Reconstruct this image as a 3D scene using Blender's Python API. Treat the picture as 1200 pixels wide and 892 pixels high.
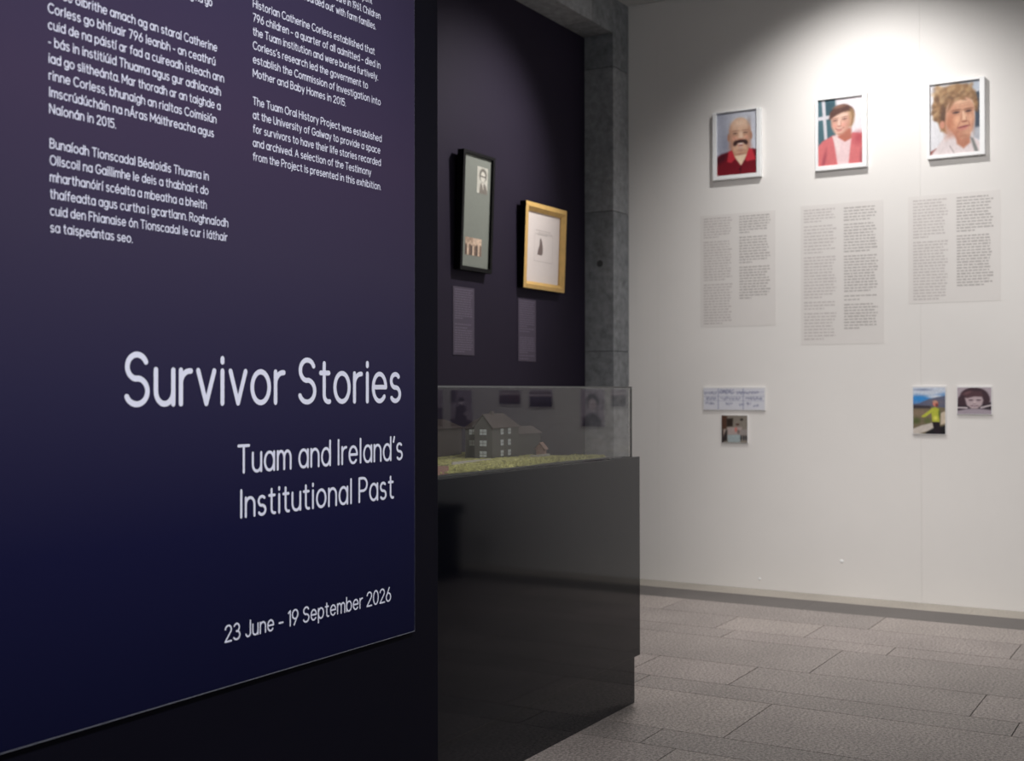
import bpy, math, random
import numpy as np
from mathutils import Vector, Matrix

PI = math.pi
for o in list(bpy.data.objects):
    bpy.data.objects.remove(o)
scene = bpy.context.scene
COL = scene.collection

# ------------------------------------------------------------------ camera
F_PX, YAW, PITCH, ROLL, CAM_H = 1413.888, 0.535254, 0.0083837, -0.0012474, 1.2
cam_data = bpy.data.cameras.new('camera')
cam = bpy.data.objects.new('camera', cam_data)
COL.objects.link(cam)
fw = Vector((math.cos(YAW) * math.cos(PITCH), math.sin(YAW) * math.cos(PITCH), math.sin(PITCH)))
r0 = Vector((math.sin(YAW), -math.cos(YAW), 0))
u0 = r0.cross(fw)
rr = r0 * math.cos(ROLL) + u0 * math.sin(ROLL)
uu = -r0 * math.sin(ROLL) + u0 * math.cos(ROLL)
M = Matrix((rr, uu, -fw)).transposed().to_4x4()
M.translation = Vector((0, 0, CAM_H))
cam.matrix_world = M
cam_data.sensor_fit = 'HORIZONTAL'
cam_data.sensor_width = 36.0
cam_data.lens = 36.0 * F_PX / 1200.0
cam_data.clip_start = 0.05
cam_data.dof.use_dof = True
cam_data.dof.focus_distance = 3.6
cam_data.dof.aperture_fstop = 42.4 / 11.0
scene.camera = cam

# ------------------------------------------------------------------ colour management
scene.view_settings.view_transform = 'Standard'
scene.view_settings.look = 'None'
scene.view_settings.exposure = 0.0
scene.view_settings.gamma = 1.0
scene.view_settings.use_curve_mapping = False

# ------------------------------------------------------------------ world and lamps
world = bpy.data.worlds.new('world')
scene.world = world
world.use_nodes = True
bg = world.node_tree.nodes['Background']
bg.inputs[0].default_value = (0.88, 0.94, 1.0, 1)
bg.inputs[1].default_value = 0.36


def spot(name, loc, target, power, angle, blend, radius=0.05, col=(1, 0.97, 0.94)):
    d = bpy.data.lights.new(name, 'SPOT')
    d.energy = power
    d.spot_size = math.radians(angle)
    d.spot_blend = blend
    d.shadow_soft_size = radius
    d.color = col
    o = bpy.data.objects.new(name, d)
    COL.objects.link(o)
    o.location = loc
    o.rotation_euler = (Vector(target) - Vector(loc)).to_track_quat('-Z', 'Y').to_euler()
    return o


WX = 7.033          # face of the white wall
spot('portrait_spotlight', (6.05, 1.75, 3.6), (WX, 1.75, 2.05), 102, 110, 1.0, 0.06, (1, 0.985, 0.97))
spot('wall_spotlight', (5.75, -0.8, 3.6), (WX, -0.8, 2.0), 140, 100, 1.0, 0.06, (1, 0.985, 0.97))
spot('wall_fill_light', (1.4, 0.5, 3.55), (WX, 1.35, 1.25), 530, 44, 1.0, 0.1, (1, 0.97, 0.95))  # unseen lamp added to brighten the lower part of the white wall
spot('floor_fill_light', (5.6, 2.3, 3.6), (5.55, 1.8, 0), 410, 76, 1.0, 0.3, (1, 0.965, 0.94))  # added fill with no visible fitting, lifts the floor
spot('panel_spotlight', (1.3, -0.6, 3.5), (2.0, 1.9, 1.2), 470, 62, 1.0, 0.08, (0.97, 0.98, 1.0))
spot('frames_spotlight', (6.25, 2.05, 3.6), (5.4, 3.5, 2.1), 250, 64, 1.0, 0.06)
spot('model_spotlight', (3.4, 1.2, 3.55), (3.45, 2.0, 0.95), 95, 22, 1.0, 0.05)


# ------------------------------------------------------------------ materials
def lin(c):
    out = []
    for v in c[:3]:
        v = v / 255.0
        out.append(v / 12.92 if v <= 0.04045 else ((v + 0.055) / 1.055) ** 2.4)
    return tuple(out)


def mat(name, rgb, rough=0.6, noise=None, bump=0.0, bump_scale=60, spec=0.5, metal=0.0, ior=1.5, srgb=True):
    """Principled material with optional noise mottling of the base colour: noise=(scale, amount)."""
    m = bpy.data.materials.new(name)
    m.use_nodes = True
    nt = m.node_tree
    b = nt.nodes['Principled BSDF']
    c = lin(rgb) if srgb else rgb
    b.inputs['Base Color'].default_value = (*c, 1)
    b.inputs['Roughness'].default_value = rough
    b.inputs['Metallic'].default_value = metal
    b.inputs['IOR'].default_value = ior
    b.inputs['Specular IOR Level'].default_value = spec
    tc = nt.nodes.new('ShaderNodeTexCoord')
    if noise:
        n = nt.nodes.new('ShaderNodeTexNoise')
        n.inputs['Scale'].default_value = noise[0]
        n.inputs['Detail'].default_value = 6
        n.inputs['Roughness'].default_value = 0.65
        nt.links.new(tc.outputs['Object'], n.inputs['Vector'])
        r = nt.nodes.new('ShaderNodeValToRGB')
        a = noise[1]
        r.color_ramp.elements[0].position = 0.3
        r.color_ramp.elements[1].position = 0.7
        r.color_ramp.elements[0].color = (*[x * (1 - a) for x in c], 1)
        r.color_ramp.elements[1].color = (*[min(1, x * (1 + a)) for x in c], 1)
        nt.links.new(n.outputs['Fac'], r.inputs['Fac'])
        nt.links.new(r.outputs['Color'], b.inputs['Base Color'])
    if bump:
        n2 = nt.nodes.new('ShaderNodeTexNoise')
        n2.inputs['Scale'].default_value = bump_scale
        n2.inputs['Detail'].default_value = 4
        nt.links.new(tc.outputs['Object'], n2.inputs['Vector'])
        bp = nt.nodes.new('ShaderNodeBump')
        bp.inputs['Strength'].default_value = bump
        bp.inputs['Distance'].default_value = 0.002
        nt.links.new(n2.outputs['Fac'], bp.inputs['Height'])
        nt.links.new(bp.outputs['Normal'], b.inputs['Normal'])
    return m


def granite(name, rgb, amount=0.62):
    m = mat(name, rgb, rough=0.42, spec=0.5)
    nt = m.node_tree
    b = nt.nodes['Principled BSDF']
    tc = nt.nodes['Texture Coordinate']
    c = lin(rgb)
    n = nt.nodes.new('ShaderNodeTexNoise')
    n.inputs['Scale'].default_value = 95
    n.inputs['Detail'].default_value = 3
    n.inputs['Roughness'].default_value = 0.8
    n3 = nt.nodes.new('ShaderNodeTexNoise')
    n3.inputs['Scale'].default_value = 3.0
    n3.inputs['Detail'].default_value = 3
    nt.links.new(tc.outputs['Object'], n.inputs['Vector'])
    nt.links.new(tc.outputs['Object'], n3.inputs['Vector'])
    r = nt.nodes.new('ShaderNodeValToRGB')
    r.color_ramp.elements[0].position = 0.38
    r.color_ramp.elements[1].position = 0.62
    r.color_ramp.elements[0].color = (*[x * (1 - amount) for x in c], 1)
    r.color_ramp.elements[1].color = (*[x * (1 + amount) for x in c], 1)
    r3 = nt.nodes.new('ShaderNodeValToRGB')
    r3.color_ramp.elements[0].position = 0.35
    r3.color_ramp.elements[1].position = 0.65
    r3.color_ramp.elements[0].color = (0.9, 0.9, 0.9, 1)
    r3.color_ramp.elements[1].color = (1.06, 1.06, 1.06, 1)
    mx = nt.nodes.new('ShaderNodeMix')
    mx.data_type = 'RGBA'
    mx.blend_type = 'MULTIPLY'
    mx.inputs[0].default_value = 1
    nt.links.new(n.outputs['Fac'], r.inputs['Fac'])
    nt.links.new(n3.outputs['Fac'], r3.inputs['Fac'])
    nt.links.new(r.outputs['Color'], mx.inputs[6])
    nt.links.new(r3.outputs['Color'], mx.inputs[7])
    nt.links.new(mx.outputs[2], b.inputs['Base Color'])
    return m


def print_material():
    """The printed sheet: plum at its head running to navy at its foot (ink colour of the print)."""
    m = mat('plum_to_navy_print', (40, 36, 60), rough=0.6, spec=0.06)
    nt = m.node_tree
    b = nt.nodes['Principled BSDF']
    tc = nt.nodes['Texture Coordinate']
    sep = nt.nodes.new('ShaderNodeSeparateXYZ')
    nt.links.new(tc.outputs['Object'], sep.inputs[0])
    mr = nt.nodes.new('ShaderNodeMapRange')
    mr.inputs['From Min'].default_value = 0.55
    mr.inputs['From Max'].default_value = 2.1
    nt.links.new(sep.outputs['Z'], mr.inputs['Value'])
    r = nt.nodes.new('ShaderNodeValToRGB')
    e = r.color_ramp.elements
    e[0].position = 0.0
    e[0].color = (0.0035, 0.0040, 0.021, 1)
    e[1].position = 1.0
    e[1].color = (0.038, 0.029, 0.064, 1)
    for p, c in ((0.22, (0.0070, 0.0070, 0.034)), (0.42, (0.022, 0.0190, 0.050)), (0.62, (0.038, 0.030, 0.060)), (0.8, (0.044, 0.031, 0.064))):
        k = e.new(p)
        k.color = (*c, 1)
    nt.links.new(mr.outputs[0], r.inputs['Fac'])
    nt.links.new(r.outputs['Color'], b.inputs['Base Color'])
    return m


def glass_material():
    m = bpy.data.materials.new('clear_glass')
    m.use_nodes = True
    nt = m.node_tree
    nt.nodes.clear()
    out = nt.nodes.new('ShaderNodeOutputMaterial')
    mix = nt.nodes.new('ShaderNodeMixShader')
    tr = nt.nodes.new('ShaderNodeBsdfTransparent')
    tr.inputs[0].default_value = (0.975, 0.975, 0.975, 1)
    gl = nt.nodes.new('ShaderNodeBsdfGlossy')
    gl.inputs['Roughness'].default_value = 0.0
    lw = nt.nodes.new('ShaderNodeLayerWeight')
    lw.inputs['Blend'].default_value = 0.5
    p = nt.nodes.new('ShaderNodeMath')
    p.operation = 'POWER'
    p.inputs[1].default_value = 5.0
    mu = nt.nodes.new('ShaderNodeMath')
    mu.operation = 'MULTIPLY_ADD'
    mu.inputs[1].default_value = 0.95
    mu.inputs[2].default_value = 0.04
    nt.links.new(lw.outputs['Facing'], p.inputs[0])
    nt.links.new(p.outputs[0], mu.inputs[0])
    nt.links.new(mu.outputs[0], mix.inputs[0])
    nt.links.new(tr.outputs[0], mix.inputs[1])
    nt.links.new(gl.outputs[0], mix.inputs[2])
    nt.links.new(mix.outputs[0], out.inputs[0])
    return m


def picture_material():
    m = mat('picture_print', (128, 128, 128), rough=0.5, spec=0.3)
    nt = m.node_tree
    a = nt.nodes.new('ShaderNodeAttribute')
    a.attribute_name = 'ink'
    nt.links.new(a.outputs['Color'], nt.nodes['Principled BSDF'].inputs['Base Color'])
    return m


MT = dict(
    white_wall=mat('white_wall_paint', (232, 228, 224), 0.75, noise=(1.2, 0.02), bump=0.15, bump_scale=220),
    dark_wall=mat('dark_plum_wall_paint', (42, 37, 50), 0.6, noise=(2.0, 0.06), bump=0.1, bump_scale=200, spec=0.06),
    navy=mat('black_navy_wall_paint', (12, 11, 21), 0.55, noise=(2.0, 0.06), spec=0.06),
    seam=mat('seam_shadow_gap', (120, 118, 116), 0.9),
    conc_a=mat('concrete_grey', (144, 145, 147), 0.85, noise=(20.0, 0.30), bump=0.4, bump_scale=70),
    conc_b=mat('concrete_mid_grey', (128, 130, 133), 0.85, noise=(18.0, 0.34), bump=0.4, bump_scale=70),
    conc_dark=mat('concrete_joint', (66, 66, 66), 0.9, noise=(30, 0.2)),
    ceiling=mat('ceiling_paint', (205, 205, 203), 0.85, noise=(2, 0.03)),
    grout=mat('floor_grout', (52, 48, 46), 0.8, noise=(80, 0.3)),
    gran_a=granite('granite_mid', (140, 131, 127)),
    gran_b=granite('granite_dark', (133, 125, 121)),
    gran_c=granite('granite_light', (145, 136, 131)),
    gran_edge=granite('granite_wall_edge', (160, 153, 143), 0.18),
    gran_strip=granite('granite_black_strip', (84, 79, 77), 0.12),
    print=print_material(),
    white_ink=mat('white_lettering', (218, 218, 234), 0.6, noise=(40, 0.02)),
    white_edge=mat('white_board_edge', (170, 170, 182), 0.6, noise=(40, 0.05)),
    acrylic=mat('black_gloss_acrylic', (3, 4, 10), 0.06, noise=(3, 0.05), ior=1.47),
    glass=glass_material(),
    glass_edge=mat('glass_cut_edge', (92, 92, 92), 0.3, noise=(30, 0.1)),
    frame_white=mat('white_frame_lacquer', (240, 240, 240), 0.45, noise=(20, 0.02)),
    frame_black=mat('black_frame_wood_and_side_shade', (7, 7, 9), 0.5, noise=(30, 0.1), spec=0.15),
    gold=mat('gold_frame_leaf', (214, 174, 104), 0.42, noise=(25, 0.1), bump=0.2),
    mat_green=mat('sage_green_mount', (120, 124, 116), 0.7, noise=(60, 0.03)),
    paper=mat('cream_paper', (222, 212, 208), 0.7, noise=(30, 0.02)),
    faint=mat('faint_grey_print', (190, 180, 176), 0.7, noise=(30, 0.04)),
    brown=mat('brown_print', (120, 104, 100), 0.7, noise=(200, 0.25)),
    text_back=mat('pale_grey_vinyl', (225, 220, 216), 0.6, noise=(12, 0.01)),
    ink_light=mat('light_grey_ink', (201, 194, 191), 0.7, noise=(60, 0.04)),
    ink_dark=mat('mid_grey_ink', (186, 180, 177), 0.7, noise=(60, 0.04)),
    label_back=mat('dark_plum_label_vinyl', (64, 55, 73), 0.5, noise=(15, 0.04)),
    label_ink=mat('label_lettering', (100, 90, 108), 0.6, noise=(60, 0.05)),
    board=mat('white_foam_board', (228, 226, 226), 0.6, noise=(40, 0.02)),
    picture=picture_material(),
    model_board=mat('model_base_board', (60, 60, 58), 0.7, noise=(40, 0.2)),
    grass=mat('model_grass', (166, 162, 104), 0.9, noise=(75, 0.75), bump=0.6, bump_scale=300),
    model_wall=mat('model_grey_render', (84, 81, 77), 0.8, noise=(60, 0.12)),
    model_brown=mat('model_brown_card', (80, 70, 66), 0.8, noise=(60, 0.15)),
    model_roof=mat('model_slate_roof', (84, 73, 70), 0.8, noise=(90, 0.2)),
    model_red=mat('model_red_brick', (150, 116, 102), 0.8, noise=(120, 0.25)),
    model_window=mat('model_white_window', (190, 194, 196), 0.6, noise=(60, 0.03)),
    model_path=mat('model_pale_path', (170, 164, 156), 0.8, noise=(60, 0.1)),
    bench=mat('black_bench_paint', (14, 14, 17), 0.5, noise=(20, 0.1)),
)

MT['acrylic'].node_tree.nodes['Principled BSDF'].inputs['Specular Tint'].default_value = (0.88, 0.90, 1.0, 1)


# ------------------------------------------------------------------ mesh helpers
class MB:
    def __init__(self):
        self.v, self.f, self.mi, self.mats = [], [], [], []

    def slot(self, m):
        if m not in self.mats:
            self.mats.append(m)
        return self.mats.index(m)

    def face(self, pts, m):
        i = len(self.v)
        self.v += [tuple(p) for p in pts]
        self.f.append(tuple(range(i, i + len(pts))))
        self.mi.append(self.slot(m))

    def box(self, a, b, m, bev=0.0):
        x0, y0, z0 = a
        x1, y1, z1 = b
        if bev <= 0:
            i = len(self.v)
            self.v += [(x0, y0, z0), (x1, y0, z0), (x1, y1, z0), (x0, y1, z0), (x0, y0, z1), (x1, y0, z1), (x1, y1, z1), (x0, y1, z1)]
            s = self.slot(m)
            for q in ((0, 3, 2, 1), (4, 5, 6, 7), (0, 1, 5, 4), (1, 2, 6, 5), (2, 3, 7, 6), (3, 0, 4, 7)):
                self.f.append(tuple(i + k for k in q))
                self.mi.append(s)
            return
        import bmesh
        bm = bmesh.new()
        bmesh.ops.create_cube(bm, size=1.0)
        for v in bm.verts:
            v.co = Vector(((x0 + x1) / 2 + v.co.x * (x1 - x0), (y0 + y1) / 2 + v.co.y * (y1 - y0), (z0 + z1) / 2 + v.co.z * (z1 - z0)))
        bmesh.ops.bevel(bm, geom=list(bm.edges), offset=bev, segments=2, affect='EDGES', profile=0.5)
        bm.verts.index_update()
        i = len(self.v)
        s = self.slot(m)
        self.v += [tuple(v.co) for v in bm.verts]
        for f in bm.faces:
            self.f.append(tuple(i + v.index for v in f.verts))
            self.mi.append(s)
        bm.free()

    def build(self, name, parent=None, smooth=False):
        me = bpy.data.meshes.new(name)
        me.from_pydata(self.v, [], self.f)
        for m in self.mats:
            me.materials.append(m)
        me.polygons.foreach_set('material_index', self.mi)
        if smooth:
            me.polygons.foreach_set('use_smooth', [True] * len(self.f))
        me.update()
        o = bpy.data.objects.new(name, me)
        COL.objects.link(o)
        if parent is not None:
            o.parent = parent
            o.matrix_parent_inverse = Matrix.Identity(4)
        return o


def tag(o, label=None, cat=None, group=None, kind=None):
    if label:
        o['label'] = label
    if cat:
        o['category'] = cat
    if group:
        o['group'] = group
    if kind:
        o['kind'] = kind
    return o


def thing(name, label, cat, loc=(0, 0, 0), group=None):
    o = bpy.data.objects.new(name, None)
    o.empty_display_size = 0.1
    COL.objects.link(o)
    o.location = loc
    return tag(o, label, cat, group)


def struct(mb, name, label=None, parent=None):
    o = mb.build(name, parent)
    if parent is None:
        tag(o, label, None, None, 'structure')
    return o


# ================================================================== the setting
# floor: granite courses parallel to the white wall, joints as measured
rnd = random.Random(4)
fl = MB()
fl.box((-2.5, -4.5, -0.10), (7.2, 3.7, -0.004), MT['grout'])
courses = [7.033, 6.806, 6.496, 6.121, 5.767, 5.566, 5.050, 4.682, 4.484, 3.962]
w_cycle = [0.37, 0.20, 0.52, 0.36, 0.20, 0.51]
while courses[-1] > -2.4:
    courses.append(courses[-1] - w_cycle[(len(courses)) % 6])
joints = {2: [2.685, 1.557], 3: [2.236, 1.776, 0.842], 4: [2.125, 1.336], 5: [1.533], 6: [2.215, 1.757, 0.822], 7: [2.101], 8: [1.504], 9: [1.728], 1: [2.02]}
joints[7] = [2.101]
joints[4] = [2.125, 1.336]
joints[6] = [2.215, 1.757, 0.822]
G = 0.0035
for i in range(len(courses) - 1):
    x1, x0 = courses[i], courses[i + 1]
    if i == 0:
        js = [1.2, -1.3]
        ms = ['gran_edge']
    elif i == 1:
        js = [2.02, -0.6]
        ms = ['gran_strip']
    else:
        js = list(joints.get(i, [rnd.uniform(1, 2)]))
        ms = ['gran_a', 'gran_b', 'gran_c']
        if x1 - x0 < 0.25:
            ms = ['gran_b', 'gran_b', 'gran_a']
    js.sort(reverse=True)
    y = js[0]
    pre = []
    while y < 3.7:
        y += rnd.choice([0.9, 1.05, 1.2])
        pre.insert(0, y)
    js = pre + js
    y = js[-1]
    while y > -4.5:
        y -= rnd.choice([1.15, 1.3, 1.45])
        js.append(y)
    g = G if i > 1 else 0.0012
    for a, b in zip(js[:-1], js[1:]):
        ya, yb = min(a, 3.7), max(b, -4.5)
        if ya - yb < 0.02:
            continue
        fl.box((x0 + g / 2, yb + g / 2, -0.02), (x1 - g / 2, ya - g / 2, 0.0), MT[rnd.choice(ms)])
struct(fl, 'floor', 'speckled grey granite tile floor with a dark strip along the white wall')

# white wall: boards with fine seams
wb = MB()
cuts = [3.70, 3.093, 1.4873, 0.27, -0.95, -2.2, -4.5]
for a, b in zip(cuts[:-1], cuts[1:]):
    wb.box((WX, b + 0.0003, 0.0), (WX + 0.012, a - 0.0003, 3.9), MT['white_wall'])
wb.box((WX + 0.0125, -4.5, 0.0), (WX + 0.15, 3.7, 3.9), MT['seam'])
wall_back = struct(wb, 'wall_back', 'white painted wall boards carrying portraits and text')
fb = MB()


def blob(mb, c, r, m, n=10):
    for j in range(3):
        for k in range(n):
            t0, t1 = 2 * PI * k / n, 2 * PI * (k + 1) / n
            p0, p1 = j / 3 * PI / 2, (j + 1) / 3 * PI / 2
            q = []
            for t, p in ((t0, p0), (t1, p0), (t1, p1), (t0, p1)):
                q.append((c[0] - 0.4 * r * math.sin(p), c[1] + r * math.cos(p) * math.cos(t), c[2] + r * math.cos(p) * math.sin(t)))
            mb.face(q, m)


blob(fb, (WX, 1.9395, 0.203), 0.011, MT['frame_white'])
fb.build('filler_spot', wall_back)
fb = MB()
blob(fb, (WX, 2.435, 0.062), 0.009, MT['frame_white'])
fb.build('filler_spot', wall_back)

# dark wall of the alcove behind the plinth
DY = 3.5012
CX, CY = 6.808, 3.2976
BZ, CZ = 3.4385, 3.664
dw = MB()
dw.box((-2.5, DY, 0.0), (7.2, DY + 0.15, 3.9), MT['dark_wall'])
struct(dw, 'wall_left', 'dark plum painted alcove wall with two framed pictures')

# concrete column and beam (cast blocks with joints)
cc = MB()
zs = [0.0, 0.55, 1.446, 2.3256, 3.2313, 3.9]
for k, (a, b) in enumerate(zip(zs[:-1], zs[1:])):
    cc.box((CX, CY, a + 0.0015), (WX - 0.001, DY - 0.001, b - 0.0015), MT['conc_a' if k == 3 else 'conc_b'], bev=0.0025)
cc.box((CX + 0.006, CY + 0.006, 0.0), (WX - 0.002, DY - 0.002, 3.9), MT['conc_dark'])
col = struct(cc, 'concrete_column', 'square grey concrete column between the dark wall and the white wall')
th = MB()
n = 16
for rr_, m in ((0.022, 'conc_dark'),):
    for k in range(n):
        t0, t1 = 2 * PI * k / n, 2 * PI * (k + 1) / n
        th.face([(CX - 0.0006, 3.393, 1.9987), (CX - 0.0006, 3.393 + rr_ * math.cos(t0), 1.9987 + rr_ * math.sin(t0)), (CX - 0.0006, 3.393 + rr_ * math.cos(t1), 1.9987 + rr_ * math.sin(t1))], MT[m])
th.build('tie_hole', col)
bb = MB()
xs = [CX - 0.002, 6.5188, 5.3, 4.1, 2.9, 1.7, 0.5, -0.7, -2.5]
for k, (a, b) in enumerate(zip(xs[:-1], xs[1:])):
    bb.box((b + 0.002, CY, BZ), (a - 0.002, DY - 0.001, 3.9), MT['conc_a' if k % 2 else 'conc_b'], bev=0.002)
bb.box((-2.5, CY + 0.005, BZ + 0.005), (CX - 0.004, DY - 0.002, 3.9), MT['conc_dark'])
struct(bb, 'concrete_beam', 'grey concrete beam above the dark alcove wall')

ce = MB()
ce.box((-2.5, -4.5, CZ), (WX - 0.004, CY, CZ + 0.12), MT['ceiling'])
struct(ce, 'ceiling', 'pale grey ceiling')
gp = MB()
gp.box((WX - 0.004, -4.5, CZ + 0.004), (WX - 0.0005, CY, CZ + 0.1), MT['conc_dark'])
struct(gp, 'trim_1', 'dark shadow gap between the ceiling and the white wall')

# free standing partition that carries the big printed panel
PY = 1.9055         # its face
pa = MB()
pa.box((-0.35, PY, 0.0), (2.8062, PY + 0.28, 3.66), MT['navy'], bev=0.002)
struct(pa, 'wall_partition', 'dark navy partition wall carrying the title panel')

# ================================================================== stroke lettering
def arc(cx, cy, rx, ry, a0, a1, n=None):
    n = n or max(4, int(abs(a1 - a0) / 15))
    return [(cx + rx * math.cos(math.radians(a0 + (a1 - a0) * k / n)), cy + ry * math.sin(math.radians(a0 + (a1 - a0) * k / n))) for k in range(n + 1)]


X = 0.70  # x-height (cap height = 1)
bowl = lambda cx=0.25, rx=0.25: arc(cx, X / 2, rx, X / 2, 0, 360, 28)
arch = lambda x0, w: [(x0, X - 0.27)] + arc(x0 + w / 2, X - 0.27, w / 2, 0.27, 180, 0, 12) + [(x0 + w, 0)]
acute = lambda x: [(x - 0.03, 0.84), (x + 0.08, 1.0)]
GL = {
    'a': (0.50, [bowl(), [(0.5, X), (0.5, 0)]]),
    'b': (0.50, [bowl(), [(0, 1), (0, 0)]]),
    'c': (0.45, [arc(0.25, X / 2, 0.25, X / 2, 48, 312, 20)]),
    'd': (0.50, [bowl(), [(0.5, 1), (0.5, 0)]]),
    'e': (0.50, [[(0.01, 0.36), (0.5, 0.36)] + arc(0.25, X / 2, 0.25, X / 2, 2, 318, 24)]),
    'f': (0.30, [[(0.13, 0), (0.13, 0.8)] + arc(0.30, 0.8, 0.17, 0.2, 180, 80, 8), [(0, X), (0.29, X)]]),
    'g': (0.50, [bowl(), [(0.5, X), (0.5, -0.06)] + arc(0.26, -0.06, 0.24, 0.22, 0, -150, 10)]),
    'h': (0.44, [[(0, 1), (0, 0)], arch(0, 0.44)]),
    'i': (0.06, [[(0.03, X), (0.03, 0)], [(0.03, 0.90), (0.03, 0.97)]]),
    'j': (0.08, [[(0.08, X), (0.08, -0.1)] + arc(-0.05, -0.1, 0.13, 0.17, 0, -90, 6), [(0.08, 0.90), (0.08, 0.97)]]),
    'k': (0.40, [[(0, 1), (0, 0)], [(0.38, X), (0.02, 0.3)], [(0.12, 0.41), (0.40, 0)]]),
    'l': (0.06, [[(0.03, 1), (0.03, 0)]]),
    'm': (0.72, [[(0, X), (0, 0)], arch(0, 0.36), arch(0.36, 0.36)]),
    'n': (0.44, [[(0, X), (0, 0)], arch(0, 0.44)]),
    'o': (0.52, [bowl(0.26, 0.26)]),
    'p': (0.50, [bowl(), [(0, X), (0, -0.28)]]),
    'q': (0.50, [bowl(), [(0.5, X), (0.5, -0.28)]]),
    'r': (0.26, [[(0, X), (0, 0)], [(0, X - 0.3)] + arc(0.24, X - 0.27, 0.24, 0.26, 180, 85, 8)]),
    's': (0.38, [arc(0.19, 0.525, 0.17, 0.175, 40, 262, 14) + arc(0.19, 0.178, 0.185, 0.178, 82, -145, 14)]),
    't': (0.30, [[(0.12, 0.93), (0.12, 0.18)] + arc(0.27, 0.17, 0.15, 0.17, 180, 285, 8), [(0, X), (0.28, X)]]),
    'u': (0.44, [[(0, X), (0, 0.26)] + arc(0.22, 0.26, 0.22, 0.26, 180, 360, 12), [(0.44, X), (0.44, 0)]]),
    'v': (0.44, [[(0, X), (0.22, 0), (0.44, X)]]),
    'w': (0.66, [[(0, X), (0.17, 0), (0.33, X * 0.9), (0.49, 0), (0.66, X)]]),
    'x': (0.42, [[(0, X), (0.42, 0)], [(0.42, X), (0, 0)]]),
    'y': (0.44, [[(0, X), (0.23, 0.02)], [(0.44, X), (0.14, -0.28)]]),
    'z': (0.40, [[(0, X), (0.40, X), (0, 0), (0.40, 0)]]),
    'A': (0.62, [[(0, 0), (0.31, 1), (0.62, 0)], [(0.11, 0.34), (0.51, 0.34)]]),
    'B': (0.50, [[(0, 0), (0, 1), (0.24, 1)] + arc(0.24, 0.765, 0.22, 0.235, 90, -90, 10) + [(0, 0.53)], [(0.24, 0.53)] + arc(0.24, 0.265, 0.26, 0.265, 90, -90, 10) + [(0, 0)]]),
    'C': (0.62, [arc(0.36, 0.5, 0.36, 0.5, 45, 315, 22)]),
    'F': (0.44, [[(0, 0), (0, 1), (0.44, 1)], [(0, 0.52), (0.38, 0.52)]]),
    'G': (0.68, [arc(0.36, 0.5, 0.36, 0.5, 45, 340, 22) + [(0.70, 0.46), (0.42, 0.46)]]),
    'H': (0.56, [[(0, 1), (0, 0)], [(0.56, 1), (0.56, 0)], [(0, 0.52), (0.56, 0.52)]]),
    'I': (0.06, [[(0.03, 1), (0.03, 0)]]),
    'J': (0.38, [[(0.38, 1), (0.38, 0.22)] + arc(0.19, 0.22, 0.19, 0.22, 0, -165, 10)]),
    'M': (0.70, [[(0, 0), (0, 1), (0.35, 0.3), (0.70, 1), (0.70, 0)]]),
    'N': (0.58, [[(0, 0), (0, 1), (0.58, 0), (0.58, 1)]]),
    'O': (0.72, [arc(0.36, 0.5, 0.36, 0.5, 0, 360, 30)]),
    'P': (0.50, [[(0, 0), (0, 1), (0.24, 1)] + arc(0.24, 0.73, 0.26, 0.27, 90, -90, 12) + [(0, 0.46)]]),
    'R': (0.52, [[(0, 0), (0, 1), (0.24, 1)] + arc(0.24, 0.74, 0.26, 0.26, 90, -90, 12) + [(0, 0.48)], [(0.26, 0.48), (0.52, 0)]]),
    'S': (0.54, [arc(0.28, 0.755, 0.235, 0.245, 25, 258, 18) + arc(0.27, 0.262, 0.262, 0.262, 78, -155, 18)]),
    'T': (0.54, [[(0, 1), (0.54, 1)], [(0.27, 1), (0.27, 0)]]),
    'U': (0.54, [[(0, 1), (0, 0.28)] + arc(0.27, 0.28, 0.27, 0.28, 180, 360, 12) + [(0.54, 1)]]),
    '0': (0.52, [arc(0.26, 0.5, 0.26, 0.5, 0, 360, 28)]),
    '1': (0.16, [[(0, 0.86), (0.16, 1), (0.16, 0)]]),
    '2': (0.50, [arc(0.25, 0.74, 0.24, 0.26, 170, -28, 14) + [(0.0, 0.0), (0.50, 0.0)]]),
    '3': (0.48, [arc(0.22, 0.75, 0.22, 0.25, 150, -80, 14) + [(0.2, 0.53)], arc(0.22, 0.265, 0.26, 0.265, 85, -150, 14)]),
    '5': (0.48, [[(0.44, 1), (0.08, 1), (0.04, 0.56)] + arc(0.22, 0.31, 0.26, 0.31, 120, -145, 16)]),
    '6': (0.50, [arc(0.25, 0.3, 0.25, 0.3, 0, 360, 24), [(0.02, 0.38), (0.34, 1)]]),
    '7': (0.46, [[(0, 1), (0.46, 1), (0.14, 0)]]),
    '9': (0.50, [arc(0.25, 0.7, 0.25, 0.3, 0, 360, 24), [(0.48, 0.62), (0.16, 0)]]),
    '-': (0.24, [[(0, 0.36), (0.24, 0.36)]]),
    '\u2013': (0.34, [[(0, 0.36), (0.34, 0.36)]]),
    '.': (0.0, [[(0, 0.0), (0, 0.03)]]),
    ',': (0.04, [[(0.04, 0.03), (0, -0.12)]]),
    '\u2019': (0.04, [[(0.06, 1.0), (0.0, 0.80)]]),
    '\u2018': (0.04, [[(0.06, 0.80), (0.0, 1.0)]]),
}
for b_, a_, xx in (('\u00e1', 'a', 0.27), ('\u00e9', 'e', 0.25), ('\u00f3', 'o', 0.26), ('\u00fa', 'u', 0.22)):
    GL[b_] = (GL[a_][0], GL[a_][1] + [acute(xx)])
GL['\u00ed'] = (0.06, [[(0.03, X), (0.03, 0)], [(0.02, 0.86), (0.10, 1.02)]])
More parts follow.
